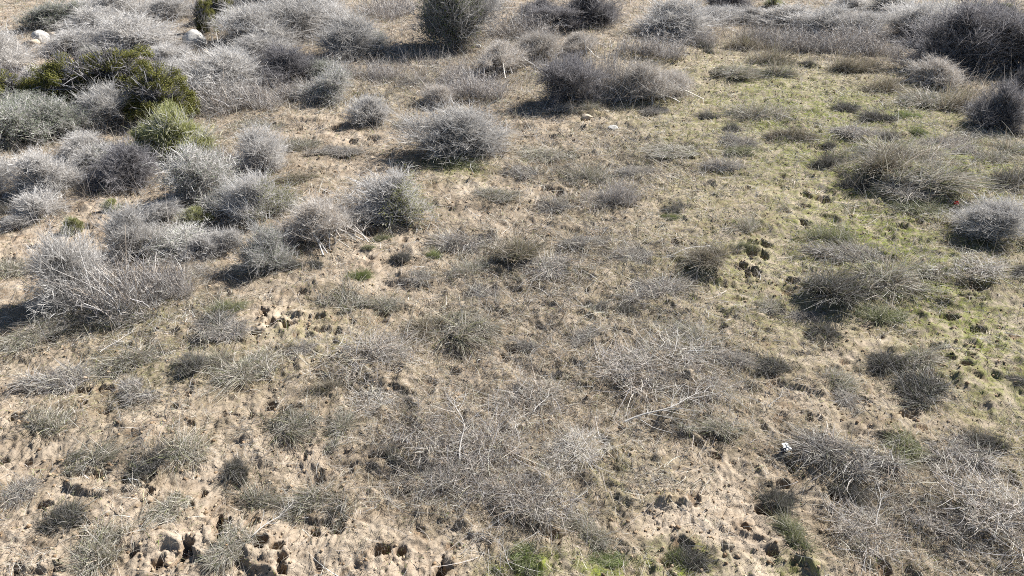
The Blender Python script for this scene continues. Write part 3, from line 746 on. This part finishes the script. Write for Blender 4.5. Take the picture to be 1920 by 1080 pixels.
 ('TD', 630, 975, 60, 60, 'dark hollow tussock by fallen stems'),
 ('TM', 560, 820, 100, 50, 'grey tussock beside a small hole on sand'),
 ('TM', 640, 820, 80, 50, 'brown grey tussock below the round brown one'),
 ('T', 130, 740, 120, 50, 'grey combed tussock above the broken ledge'),
 ('T', 260, 740, 70, 40, 'grey tussock with a deep hole at its side'),
 ('TM', 60, 660, 110, 40, 'grey green grass tussock at the frame side'),
 ('TM', 120, 620, 100, 36, 'straw grass tussock below the large spiky shrub'),
 ('T', 420, 640, 90, 36, 'pale grass hump between holes'),
 ('TM', 640, 580, 110, 40, 'pale green tussock on bare sand'),
 ('TM', 720, 590, 80, 30, 'green straw tussock on brown litter'),
 ('TM', 880, 520, 80, 36, 'pale green straw tussock below the brown fan'),
 ('T', 1020, 520, 100, 36, 'tangled grey straw hump in brown litter'),
 ('T', 1090, 470, 90, 36, 'pale straw hump under the trailing tussock'),
 ('T', 1240, 560, 90, 36, 'straw hump downhill of the hollow brown tussock'),
 ('TM', 1300, 640, 90, 36, 'sparse straw tussock uphill of the pale heap'),
 ('TM', 1440, 590, 80, 34, 'thin green straw tussock on sand'),
 ('TM', 1340, 830, 100, 40, 'thin green straw tussock with long stems'),
 ('T', 980, 330, 70, 26, 'pale straw tussock on open short grass'),
 ('TM', 1020, 300, 90, 26, 'green straw tussock in open short grass'),
 ('TM', 930, 380, 70, 26, 'straw tuft downhill of the lone silver shrub'),
 ('TM', 1260, 300, 90, 26, 'green straw tussock on the grassy slope'),
 ('T', 1060, 210, 50, 20, 'grey tuft at the foot of the dark green topped bush'),
 ('TM', 1100, 214, 50, 24, 'round green grey tuft beneath the brown weed row'),
 ('T', 1222, 215, 30, 20, 'small white grey tuft beneath the reddish weed stand'),
 ('TM', 560, 285, 80, 26, 'golden tuft on brown soil beside the blue grey shrub'),
 ('T', 640, 300, 70, 24, 'scruffy grey tuft on brown soil'),
 ('TB', 560, 350, 90, 30, 'tan tuft between the blue grey shrub and the brownish bush'),
 ('TM', 20, 520, 80, 30, 'straw tussock at the frame edge uphill of the spiky shrub'),
 ('TD', 20, 405, 50, 24, 'dark mossy tuft at the frame edge'),
 ('T', 760, 240, 50, 22, 'thin grey tuft on bare soil behind the lone silver shrub'),
 ('T', 780, 160, 60, 30, 'grey tuft by the small brown weed clump'),
 ('TM', 480, 240, 80, 24, 'straw tuft under the pale weed stalks'),
 ('G', 318, 130, 96, 46, 'pale grey shrub bridging the broad dome and the fine twigged shrub'),
 ('G', 332, 166, 96, 54, 'pale grey shrub peeping over the big dark green dome'),
 ('G', 492, 114, 110, 54, 'grey shrub under the largest shrub beside the shaded boulder'),
 ('G', 622, 62, 115, 56, 'hazy grey shrub behind the one beyond the striped shadow'),
 ('GP', 728, 34, 110, 44, 'pale standing weeds at the top edge near the tall shrub'),
 ('G', 178, 66, 120, 52, 'grey shrub between the olive sage shrub and the hazy mass'),
 ('GP', 640, 148, 80, 38, 'thin grey weeds under the shrub beyond the striped shadow'),
 ('GP', 500, 200, 90, 40, 'fine pale weeds below the dark shaded grey shrub'),
 ('GP', 575, 188, 80, 34, 'wispy weeds beside the grey green shrub with the narrow shadow'),
 ('S', 66, 232, 96, 62, 'sage shrub tucked under the yellowish green frame edge shrub'),
 ('G', 165, 305, 100, 58, 'grey shrub below the dead one in front of the dark green dome'),
 ('GP', 190, 352, 80, 40, 'sparse grey weeds downhill of the brownish grey shrub'),
 ('GM', 440, 400, 80, 66, 'mossy grey shrub between the broom and the yellow patched shrub'),
 ('GS', 300, 424, 84, 50, 'spiky grey twigs on the black shadow below the blue grey shrub'),
 ('GP', 330, 560, 84, 54, 'thin grey weeds at the side of the brown grey stalks'),
 ('GS', 1402, 44, 84, 32, 'grey shrub at the top edge beside the dark rounded one'),
 ('GP', 1570, 96, 140, 34, 'row of grey stalks along the foot of the far thicket'),
 ('GS', 1700, 46, 110, 42, 'grey shrub crest behind the big dark clump'),
 ('GM', 1768, 64, 120, 56, 'green grey shrub on the shoulder of the big dark clump'),
 ('GD', 1845, 84, 150, 66, 'dark shrub at the crest of the big clump under green tufts'),
 ('GP', 1650, 104, 80, 28, 'short grey stalks beside the low brown tussock pair'),
 ('GS', 1330, 46, 90, 40, 'pale grey shrub above the stake shrub at the top edge'),
 ('GP', 1310, 84, 70, 30, 'wispy pale stalks beside the stake shrub'),
 ('GP', 985, 74, 130, 40, 'sparse tan weeds between the black shade and the weed rows'),
 ('GS', 890, 20, 90, 36, 'grey twigs at the top edge beside the tall shrub'),
 ('GP', 720, 150, 70, 36, 'pale weeds standing in the striped shadow'),
 ('GB', 1085, 104, 80, 44, 'brown weeds over the crown of the dark green topped bush'),
 ('GP', 1230, 110, 120, 50, 'silvery weeds at the back of the reddish brown stand'),
 ('GP', 860, 160, 80, 40, 'grey weeds between the tall shrub and the weed stands'),
 ('GM', 350, 476, 110, 50, 'low mossy scrub between the white grey shrub and the scruffy ones'),
 ('GP', 535, 470, 74, 50, 'wispy stalks between the reddish tipped shrub and the brownish dry bush'),
 ('GP', 640, 430, 70, 44, 'thin weeds between the brownish dry bush and the dark tangled shrub'),
 ('GM', 205, 330, 90, 56, 'mossy scrub joining the small broom tuft to the sage shrubs'),
 ('S', 600, 150, 70, 44, 'olive scrub filling the gap in the grey thicket by the dark shaded one'),
 ('GM', 700, 100, 90, 44, 'green tinted scrub at the far end of the striped shadow'),
 ('GP', 400, 320, 90, 46, 'fine grey weeds at the side of the broad broom shrub'),
]
rnd = random.Random(5)
count = {}; SKIRT = []
for (kd, u, v, w, h, label) in PLANTS:
    name, cat, variants = KINDS[kd]
    xf, yf, zf, d = ground_point(u, min(v, 1075) if v < 1090 else v)
    W = w * d / FPX
    dep = W * (.36 if kd[0] in 'GSDYT' else .4)
    y = yf + dep * .9; x = xf * (1 + dep * .9 / yf); z = hz(x, y)
    vt = v - h
    top = CAM_H - y * math.tan(PITCH + math.atan((vt - 540) / FPX)) - z
    ref = REF_H.get(kd, .62)
    H = min(max(top, .55 * ref * W), 1.9 * ref * W)
    i = count.get(kd, 0); count[kd] = i + 1
    var = variants[i % len(variants)]
    rz = rnd.uniform(0, 2 * math.pi)
    if kd == 'GY': rz = rnd.uniform(-.6, -.1)
    g = GROUPS.get(kd)
    if W > .35: SKIRT.append((x, y, W))
    s = (1.5 if kd == 'GB' else 1.38 if kd[0] in 'GSDYT' and kd not in ('T', 'TB', 'TD', 'TG', 'TM', 'TV', 'GB', 'GP') else 1.08) * W
    if kd in ('T', 'TB', 'TD', 'TG', 'TM', 'TV'): H = min(H, (.8 if kd == 'T' else 1.15) * ref * W)
    elif kd in ('H', 'HP', 'HD'): H = min(H, .6 * ref * W)
    elif kd == 'GB': H = min(H, 1.0 * ref * W)
    else: H *= 1.2 if kd in ('D', 'GD') else .95
    if kd in ('T', 'TD', 'TM', 'TG', 'TB') and u > 1180 and v < 480 and w < 82: s *= 1.3; H *= 1.45
    if v < 215 and u < 730 and kd[0] == 'G' and kd != 'GP': s *= 1.13
    if isinstance(var, list):
        o = thing(name, var, label, cat, g, (x, y, z - .01), (s * rnd.uniform(.88, 1.16), s * rnd.uniform(.86, 1.12), H / ref), rz)
        o.rotation_euler = (rnd.uniform(-.14, .14), rnd.uniform(-.14, .14), rz)
    else:
        k = rnd.uniform(.8, 1.1)
        mesh_thing(name, var, label, cat, g, (x, y, z), (s * k, s * k * rnd.uniform(.6, .95), H / ref * rnd.uniform(.8, 1.15)), (0, 0, rz if v > 700 else rnd.choice((0, math.pi)) + rnd.uniform(-.5, .5)))

# ------------------------------------------------------------------ fallen branches: u, v of the thick end, u, v of the tip, label
BR = [
 (478, 1010, 562, 945, 'bare pale branch bridging a deep hole'),
 (1170, 800, 1330, 755, 'long bleached branch at the foot of the large pale heap'),
 (1400, 770, 1350, 735, 'short bleached branch beside the large pale heap'),
 (1000, 780, 1035, 735, 'forked white branch standing out of the brown heap'),
 (862, 870, 870, 760, 'long white stick lying uphill through the dry brush'),
 (1010, 960, 1060, 905, 'curved white branch in the dry brush above the green grass'),
 (960, 1075, 915, 1000, 'thick grey branch slanting down to the bottom edge'),
 (190, 668, 255, 630, 'long grey limb lying below the weed stand'),
 (1640, 990, 1660, 910, 'dark bare branch over the sand near the corner tangle'),
 (1860, 1010, 1900, 950, 'pale branch sticking out of the corner tangle'),
 (1100, 930, 1050, 975, 'pale fork of twigs by the dark overhang'),
 (1660, 838, 1700, 828, 'short white stick in the green straw tussock'),
 (1440, 770, 1470, 735, 'thin white stick on the sandy slope'),
 (865, 905, 795, 930, 'crooked grey branch among the brown weeds'),
 (1330, 470, 1240, 485, 'long grey stem lying by the hollow brown tussock'),
]
_bv = [branch_parts(500 + i) for i in range(3)]
for i, (u0, v0, u1, v1, lab) in enumerate(BR):
    x0, y0, z0, _ = ground_point(u0, v0); x1, y1, z1, _ = ground_point(u1, v1)
    Lb = math.hypot(x1 - x0, y1 - y0)
    o = thing('fallen_branch', _bv[i % 3], lab, 'branch', 'fallen bare branches', (x0, y0, z0 + .04), (Lb, Lb, Lb), math.atan2(y1 - y0, x1 - x0))
    o.rotation_euler = (0, -math.atan2(z1 - z0, Lb), math.atan2(y1 - y0, x1 - x0))

# ------------------------------------------------------------------ rocks
M_PALE = rock_material('pale_granite', (.44, .42, .385), (.60, .58, .54), (.16, .145, .125))
M_TAN = rock_material('tan_rock', (.42, .34, .25), (.52, .44, .34), (.24, .18, .12))
M_RED = rock_material('reddish_rock', (.34, .22, .15), (.42, .29, .20), (.18, .11, .08))
RK = [
 ('boulder', 72, 82, 32, 30, 'p', 'pale white boulder with grey cracks beside the gully'),
 ('boulder', 360, 92, 44, 46, 'p', 'blue grey boulder in shade under the green sprig bush'),
 ('stone', 97, 72, 14, 14, 't', 'tan stone touching the foot of the white boulder'),
 ('stone', 60, 88, 22, 16, 't', 'broad tan stone downhill of the white boulder'),
 ('stone', 64, 106, 22, 14, 't', 'flat pale stone in the middle of the gully'),
 ('stone', 40, 132, 20, 18, 't', 'tan stone at the lower end of the gully'),
 ('stone', 122, 120, 24, 16, 'r', 'reddish brown stone with a dark hollow under it'),
 ('stone', 130, 128, 20, 10, 't', 'small tan stone beneath the reddish brown one'),
 ('stone', 166, 47, 9, 9, 'p', 'small bright white stone on the crest by the sage shrub'),
 ('stone', 383, 104, 14, 14, 't', 'tan stone below the shaded boulder between grey shrubs'),
 ('stone', 896, 90, 12, 8, 'p', 'small pale stone beside the tall shrub base'),
 ('stone', 1150, 244, 20, 9, 'p', 'flat pale stone on open straw'),
 ('stone', 1100, 226, 22, 8, 't', 'flat tan stone below the round green grey tuft'),
 ('stone', 625, 290, 11, 9, 'p', 'small pale stone on brown soil'),
]
for i, (nm, u, v, w, h, mt, lab) in enumerate(RK):
    x, y, z, d = ground_point(u, v)
    W = w * d / FPX; H = max(.5 * W, h * d / FPX * .95)
    me = rock_mesh(600 + i, {'p': M_PALE, 't': M_TAN, 'r': M_RED}[mt], .8)
    mesh_thing(nm, me, lab, 'rock', 'rocks in the sandy gully' if nm == 'stone' else None, (x, y + W * .4, z + H * .3), (W * 1.1, W * .95, H * 1.2), (rnd.uniform(-.2, .2), rnd.uniform(-.2, .2), rnd.uniform(0, 6)))

# ------------------------------------------------------------------ small made things
def lathe(prof, seg=12):
    a = np.arange(seg) * 2 * np.pi / seg
    V = np.array([[r * math.cos(t), r * math.sin(t), z] for (r, z) in prof for t in a])
    F = [[k * seg + s, k * seg + (s + 1) % seg, (k + 1) * seg + (s + 1) % seg, (k + 1) * seg + s] for k in range(len(prof) - 1) for s in range(seg)]
    return V, np.array(F)

M_WHITE = plain_mat('white_paint', (.78, .78, .76)); M_REDP = plain_mat('red_plastic', (.60, .04, .03), .35); M_DARKP = plain_mat('dark_plastic', (.02, .025, .04), .4)
x, y, z, d = ground_point(1243, 71)
hs = .52
V, F = lathe([(.0, -.1), (.016, -.1), (.016, hs - .05), (.013, hs - .02), (.004, hs), (0, hs)])
mesh_thing('marker_stake', mesh_np('marker_stake', V, F, M_WHITE), 'thin white marker stake standing before a grey shrub', 'stake', None, (x, y, z), (1.25, 1.25, 1), (.02, .03, 0))

def crumple(seed, w, mat):
    rng = np.random.default_rng(seed)
    n = 9; g = np.linspace(-.5, .5, n); X, Y = np.meshgrid(g, g)
    Z = .22 * fbm(X * 3 + seed, Y * 3, 2) + .25 * X * X + .12
    top = np.stack([X * w, Y * w * .8, Z * w], -1).reshape(-1, 3); th = .03 * w
    V = np.concatenate([top, top - [0, 0, th]])
    F = []
    for j in range(n - 1):
        for i in range(n - 1):
            a = j * n + i; F += [[a, a + 1, a + n + 1, a + n], [a + n * n, a + n + n * n, a + n + 1 + n * n, a + 1 + n * n]]
    for i in range(n - 1):
        for a, b in ((i, i + 1), ((n - 1) * n + i + 1, (n - 1) * n + i), ((i + 1) * n, i * n), (i * n + n - 1, (i + 1) * n + n - 1)):
            F.append([b, a, a + n * n, b + n * n])
    return mesh_np('crumpled_sheet', V, np.array(F), mat)

x, y, z, d = ground_point(1471, 842)
z = float(height(np.array([x]), np.array([y]))[0])
o = thing('litter_scrap', [('paper_sheet', crumple(3, .115, M_WHITE))], 'crumpled white and dark scrap of litter on bare sand', 'litter', None, (x, y, z + .03), (1, 1, 1), .5)
o.rotation_euler = (.5, .3, .4)
c = bpy.data.objects.new('dark_wrapper', crumple(8, .07, M_DARKP)); COL.objects.link(c); c.parent = o; c.location = (-.05, -.035, .0); c.rotation_euler = (.6, -.5, 0)
x, y, z, d = ground_point(1789, 381)
V, F = lathe([(0, 0), (.045, 0), (.05, .01), (.062, .11), (.066, .112), (.062, .118), (.056, .11), (.044, .015), (0, .012)], 14)
mesh_thing('plastic_cup', mesh_np('plastic_cup', V, F, M_REDP, smooth_=False), 'small bright red plastic bit lying on grass near the mound', 'litter', None, (x, y, z + .045), (.6, .6, .6), (1.35, 0, .8))

# ------------------------------------------------------------------ ground: one sheet, finer where the grass is near
def ground():
    ys = [3.4]
    while ys[-1] < 46: ys.append(ys[-1] * 1.0036)
    far = [46 * 1.09 ** k for k in range(1, 46)]
    back = [-900, -300, -100, -40, -15, -5, 0, 1.5, 2.5, 3.0]
    ys = np.array(back + ys + far)
    s = np.linspace(-1, 1, 1080)
    ext = 1 + np.array([.04, .1, .2, .4, .8, 1.6, 4, 10, 40, 150])
    s = np.concatenate([-ext[::-1], s, ext])
    wid = np.maximum(.63 * ys + 5.0, 6.5)
    X = s[None] * wid[:, None]; Y = np.repeat(ys[:, None], len(s), 1)
    x, y = X.ravel(), Y.ravel()
    z = height(x, y)
    n, m = len(ys), len(s)
    i = (np.arange(n - 1)[:, None] * m + np.arange(m - 1)[None]).ravel()
    F = np.stack([i, i + 1, i + m + 1, i + m], 1)
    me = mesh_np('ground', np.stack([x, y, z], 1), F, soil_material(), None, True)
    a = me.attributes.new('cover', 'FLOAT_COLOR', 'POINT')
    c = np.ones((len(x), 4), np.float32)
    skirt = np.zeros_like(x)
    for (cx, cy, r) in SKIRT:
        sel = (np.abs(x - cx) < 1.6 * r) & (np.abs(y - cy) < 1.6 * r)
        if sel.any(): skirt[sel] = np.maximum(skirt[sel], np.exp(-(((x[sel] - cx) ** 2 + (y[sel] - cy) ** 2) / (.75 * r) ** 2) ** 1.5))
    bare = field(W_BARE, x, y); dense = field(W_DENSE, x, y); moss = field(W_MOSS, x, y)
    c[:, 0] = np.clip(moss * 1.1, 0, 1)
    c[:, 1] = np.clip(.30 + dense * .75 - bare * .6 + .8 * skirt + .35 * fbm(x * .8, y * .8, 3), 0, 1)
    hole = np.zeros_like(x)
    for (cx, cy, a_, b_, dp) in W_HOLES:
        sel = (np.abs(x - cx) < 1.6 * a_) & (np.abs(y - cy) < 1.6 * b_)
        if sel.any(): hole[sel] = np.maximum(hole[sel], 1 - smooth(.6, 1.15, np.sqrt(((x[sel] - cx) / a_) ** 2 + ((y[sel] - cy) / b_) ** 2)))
    c[:, 2] = hole                                   # mask that paints shade into the soil colour inside the holes
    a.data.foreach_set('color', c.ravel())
    o = bpy.data.objects.new('ground', me); COL.objects.link(o)
    o['kind'] = 'structure'; o['label'] = 'sandy hillside ground with moss patches and hoof holes'
ground()

# ------------------------------------------------------------------ loose cover nobody could count
def scatter(n, seed, dens, ypow=1.35, y0=4.0, y1=44.):
    """random ground points, thinner with distance; dens(x, y) in 0..1 keeps or drops each"""
    rng = np.random.default_rng(seed); n = int(n * 1.26)
    u = rng.random(n); p = 2 - ypow - 0.0
    y = (y0 ** p + u * (y1 ** p - y0 ** p)) ** (1 / p)
    x = rng.uniform(-1, 1, n) * (.62 * y + 4.8)
    keep = rng.random(n) < dens(x, y)
    return x[keep], y[keep], rng

def clump(x, y, s, k=0): return fbm(x * s + k, y * s - k, 3)

def blade_stuff(name, label, cat, n, seed, dens, pal, L, el, w, K=4, droop=.25, lift=0., comb=1., mat=M_STUFF, ypow=1.35):
    x, y, rng = scatter(n, seed, dens, ypow)
    m = len(x); z = height(x, y)
    wk = (np.maximum(1, y / 7)) ** .7
    ang = comb * 2.2 * (fbm(x * .9 + 70, y * .9, 2)) * 3 + rng.normal(size=m) * 1.0 + rng.choice([0, np.pi], m)
    e = np.radians(rng.uniform(*el, m))
    d = np.stack([np.cos(ang) * np.cos(e), np.sin(ang) * np.cos(e), np.sin(e)], 1)
    ln = rng.uniform(*L, m) * wk ** .5
    p0 = np.stack([x, y, z - .01 + lift * rng.random(m) * np.clip(clump(x, y, 2.2, 9) + .35, 0, 1)], 1)
    P = curves(rng, p0, d, ln, K, .36, -droop)
    gz = height(P[..., 0].ravel(), P[..., 1].ravel(), False).reshape(P.shape[:2]) + .004
    P[:, 1:, 2] = np.maximum(P[:, 1:, 2], gz[:, 1:] + np.abs(rng.normal(size=(m, 1))) * .012)
    V, F = ribbons(P, taper(m, K, w, w * .3, rng) * wk[:, None], rng)
    C = pick(rng, m, pal, 2 * K)
    tone = 1 + .50 * clump(x, y, 1.3, 33) + .65 * clump(x, y, 5.5, 12); C = np.clip(C * np.repeat(tone, 2 * K)[:, None], .012, .85)
    o = bpy.data.objects.new(name, mesh_np(name, V, F, mat, C)); COL.objects.link(o)
    tag(o, label, cat, None, 'stuff')

def dens_dry(x, y):
    c = clump(x, y, 1.6); f = clump(x, y, 5, 4)
    return np.clip(.22 + .52 * field(W_DENSE, x, y) - .55 * field(W_BARE, x, y) - .08 * field(W_MOSS, x, y) + .75 * c + .45 * f, .03, 1)
def dens_green(x, y):
    return np.clip(field(W_MOSS, x, y) * 1.1 + .15 + .9 * clump(x, y, 1.9, 21), 0, 1) * np.clip(.40 + 2.4 * clump(x, y, 3.6, 5), .04, 1)
def dens_pale(x, y):
    return np.clip(field(W_DENSE, x, y) * .9 + .9 * clump(x, y, .9, 60) + .12 - .3 * field(W_BARE, x, y), .03, 1)
def dens_any(x, y): return np.clip(.5 + clump(x, y, 1.2, 80), .1, 1)
def dens_clod(x, y): return np.clip(.25 + .8 * field(W_BARE, x, y) + clump(x, y, 2, 55), .05, 1)

THICKET = to_world([(330,110,330,110,1.),(880,150,260,60,.9),(1150,160,160,50,.7),(1500,75,280,35,1.),(1060,40,200,25,.6),(110,270,170,110,.7),(300,380,200,110,.6),(700,60,120,50,.6),(1780,130,150,60,.7),(960,850,300,150,.8),(1800,980,160,100,.8),(700,690,120,60,.7),(220,560,150,50,.8),(620,420,120,60,.4),(1690,350,120,60,.5)])
def dens_weed(x, y): return np.clip(field(THICKET, x, y) * 1.1 + .7 * clump(x, y, 1.1, 44) - .05, .03, 1)

blade_stuff('dry_grass', 'matted dry straw coloured grass over the whole slope', 'dry grass', 620000, 1, dens_dry, STRAW + BROWN + [(.24, .19, .12), (.33, .33, .18)], (.06, .20), (0, 55), .0025, 4, .3, .06)
blade_stuff('grey_straw', 'pale grey dead stems lying flat in drifts', 'dry straw', 85000, 2, dens_pale, BROWN + STRAW + DGREY, (.10, .36), (-5, 40), .0030, 5, .2, .12, 1.3)
blade_stuff('green_grass', 'short fresh green grass sprouting in patches', 'grass', 210000, 3, dens_green, [(.19, .24, .05), (.25, .29, .07), (.14, .19, .04), (.33, .35, .13), (.26, .27, .14), (.36, .36, .22)], (.03, .12), (20, 88), .0026, 3, .3)
blade_stuff('brown_twiglets', 'fine dark brown twig litter tangled through the grass', 'twig litter', 65000, 4, dens_pale, DGREY + [(.18, .125, .08), (.28, .22, .16)], (.06, .24), (0, 70), .0018, 4, .1, .13)
blade_stuff('standing_stalks', 'thin dry stalks standing up out of the grass', 'dry stalks', 70000, 5, dens_weed, BROWN + DGREY + [(.6, .57, .52)], (.14, .46), (40, 90), .0019, 4, .08, ypow=1.1)

def clods():
    x, y, rng = scatter(70000, 6, dens_clod)
    m = len(x); z = height(x, y)
    s = (.006 + .026 * rng.random(m) ** 4)[:, None, None] * np.maximum(1, y / 9)[:, None, None] ** .4
    base = np.array([[1, 0, 0], [0, 1, 0], [-1, 0, 0], [0, -1, 0], [0, 0, .8], [0, 0, -.5]], float)
    V = base[None] * (1 + rng.uniform(-.45, .45, (m, 6, 1))) * s
    a = rng.uniform(0, 6.3, m); ca, sa = np.cos(a)[:, None], np.sin(a)[:, None]
    V = np.stack([V[..., 0] * ca - V[..., 1] * sa, V[..., 0] * sa + V[..., 1] * ca, V[..., 2]], -1) + np.stack([x, y, z + .003], 1)[:, None]
    t = np.array([[0, 1, 4], [1, 2, 4], [2, 3, 4], [3, 0, 4], [1, 0, 5], [2, 1, 5], [3, 2, 5], [0, 3, 5]])
    F = (np.arange(m)[:, None, None] * 6 + t[None]).reshape(-1, 3)
    o = bpy.data.objects.new('soil_clods', mesh_np('soil_clods', V.reshape(-1, 3), F, M_CLOD, pick(rng, m, [(.40, .30, .20), (.30, .21, .13), (.48, .38, .27), (.2, .14, .09)], 6))); COL.objects.link(o)
    tag(o, 'small crumbled clods and pebbles of sandy soil', 'soil clods', None, 'stuff')
clods()

# ------------------------------------------------------------------ light, sky, camera
w = bpy.data.worlds.new('World'); SC.world = w; w.use_nodes = True
nt = w.node_tree; bg = nt.nodes['Background']
sky = nt.nodes.new('ShaderNodeTexSky'); sky.sky_type = 'NISHITA'; sky.sun_disc = False
sky.sun_elevation = SUN_EL; sky.sun_rotation = SUN_AZ; sky.altitude = 200; sky.dust_density = .2; sky.air_density = .75
nt.links.new(sky.outputs[0], bg.inputs[0]); bg.inputs[1].default_value = .05
sl = bpy.data.lights.new('sun', 'SUN'); sl.energy = 5.0; sl.angle = R_(.53); sl.color = (1., .975, .935)
so = bpy.data.objects.new('sun', sl); COL.objects.link(so)
to_sun = Vector((math.sin(SUN_AZ) * math.cos(SUN_EL), math.cos(SUN_AZ) * math.cos(SUN_EL), math.sin(SUN_EL)))
so.rotation_euler = to_sun.to_track_quat('Z', 'Y').to_euler(); so.location = (10, 20, 30)

cd = bpy.data.cameras.new('camera'); cd.sensor_width = 36; cd.lens = 36 * FPX / 1920; cd.clip_end = 6000; cd.clip_start = .1
co = bpy.data.objects.new('camera', cd); COL.objects.link(co)
co.location = (0, 0, CAM_H); co.rotation_euler = (math.pi / 2 - PITCH, 0, 0)
SC.camera = co
SC.view_settings.view_transform = 'Standard'; SC.view_settings.look = 'None'; SC.view_settings.gamma = 1; SC.view_settings.exposure = 1.28
SC.render.engine = 'CYCLES'; SC.cycles.use_denoising = False; SC.cycles.filter_width = 1.0; SC.cycles.max_bounces = 5; SC.cycles.diffuse_bounces = 2; SC.cycles.transmission_bounces = 2
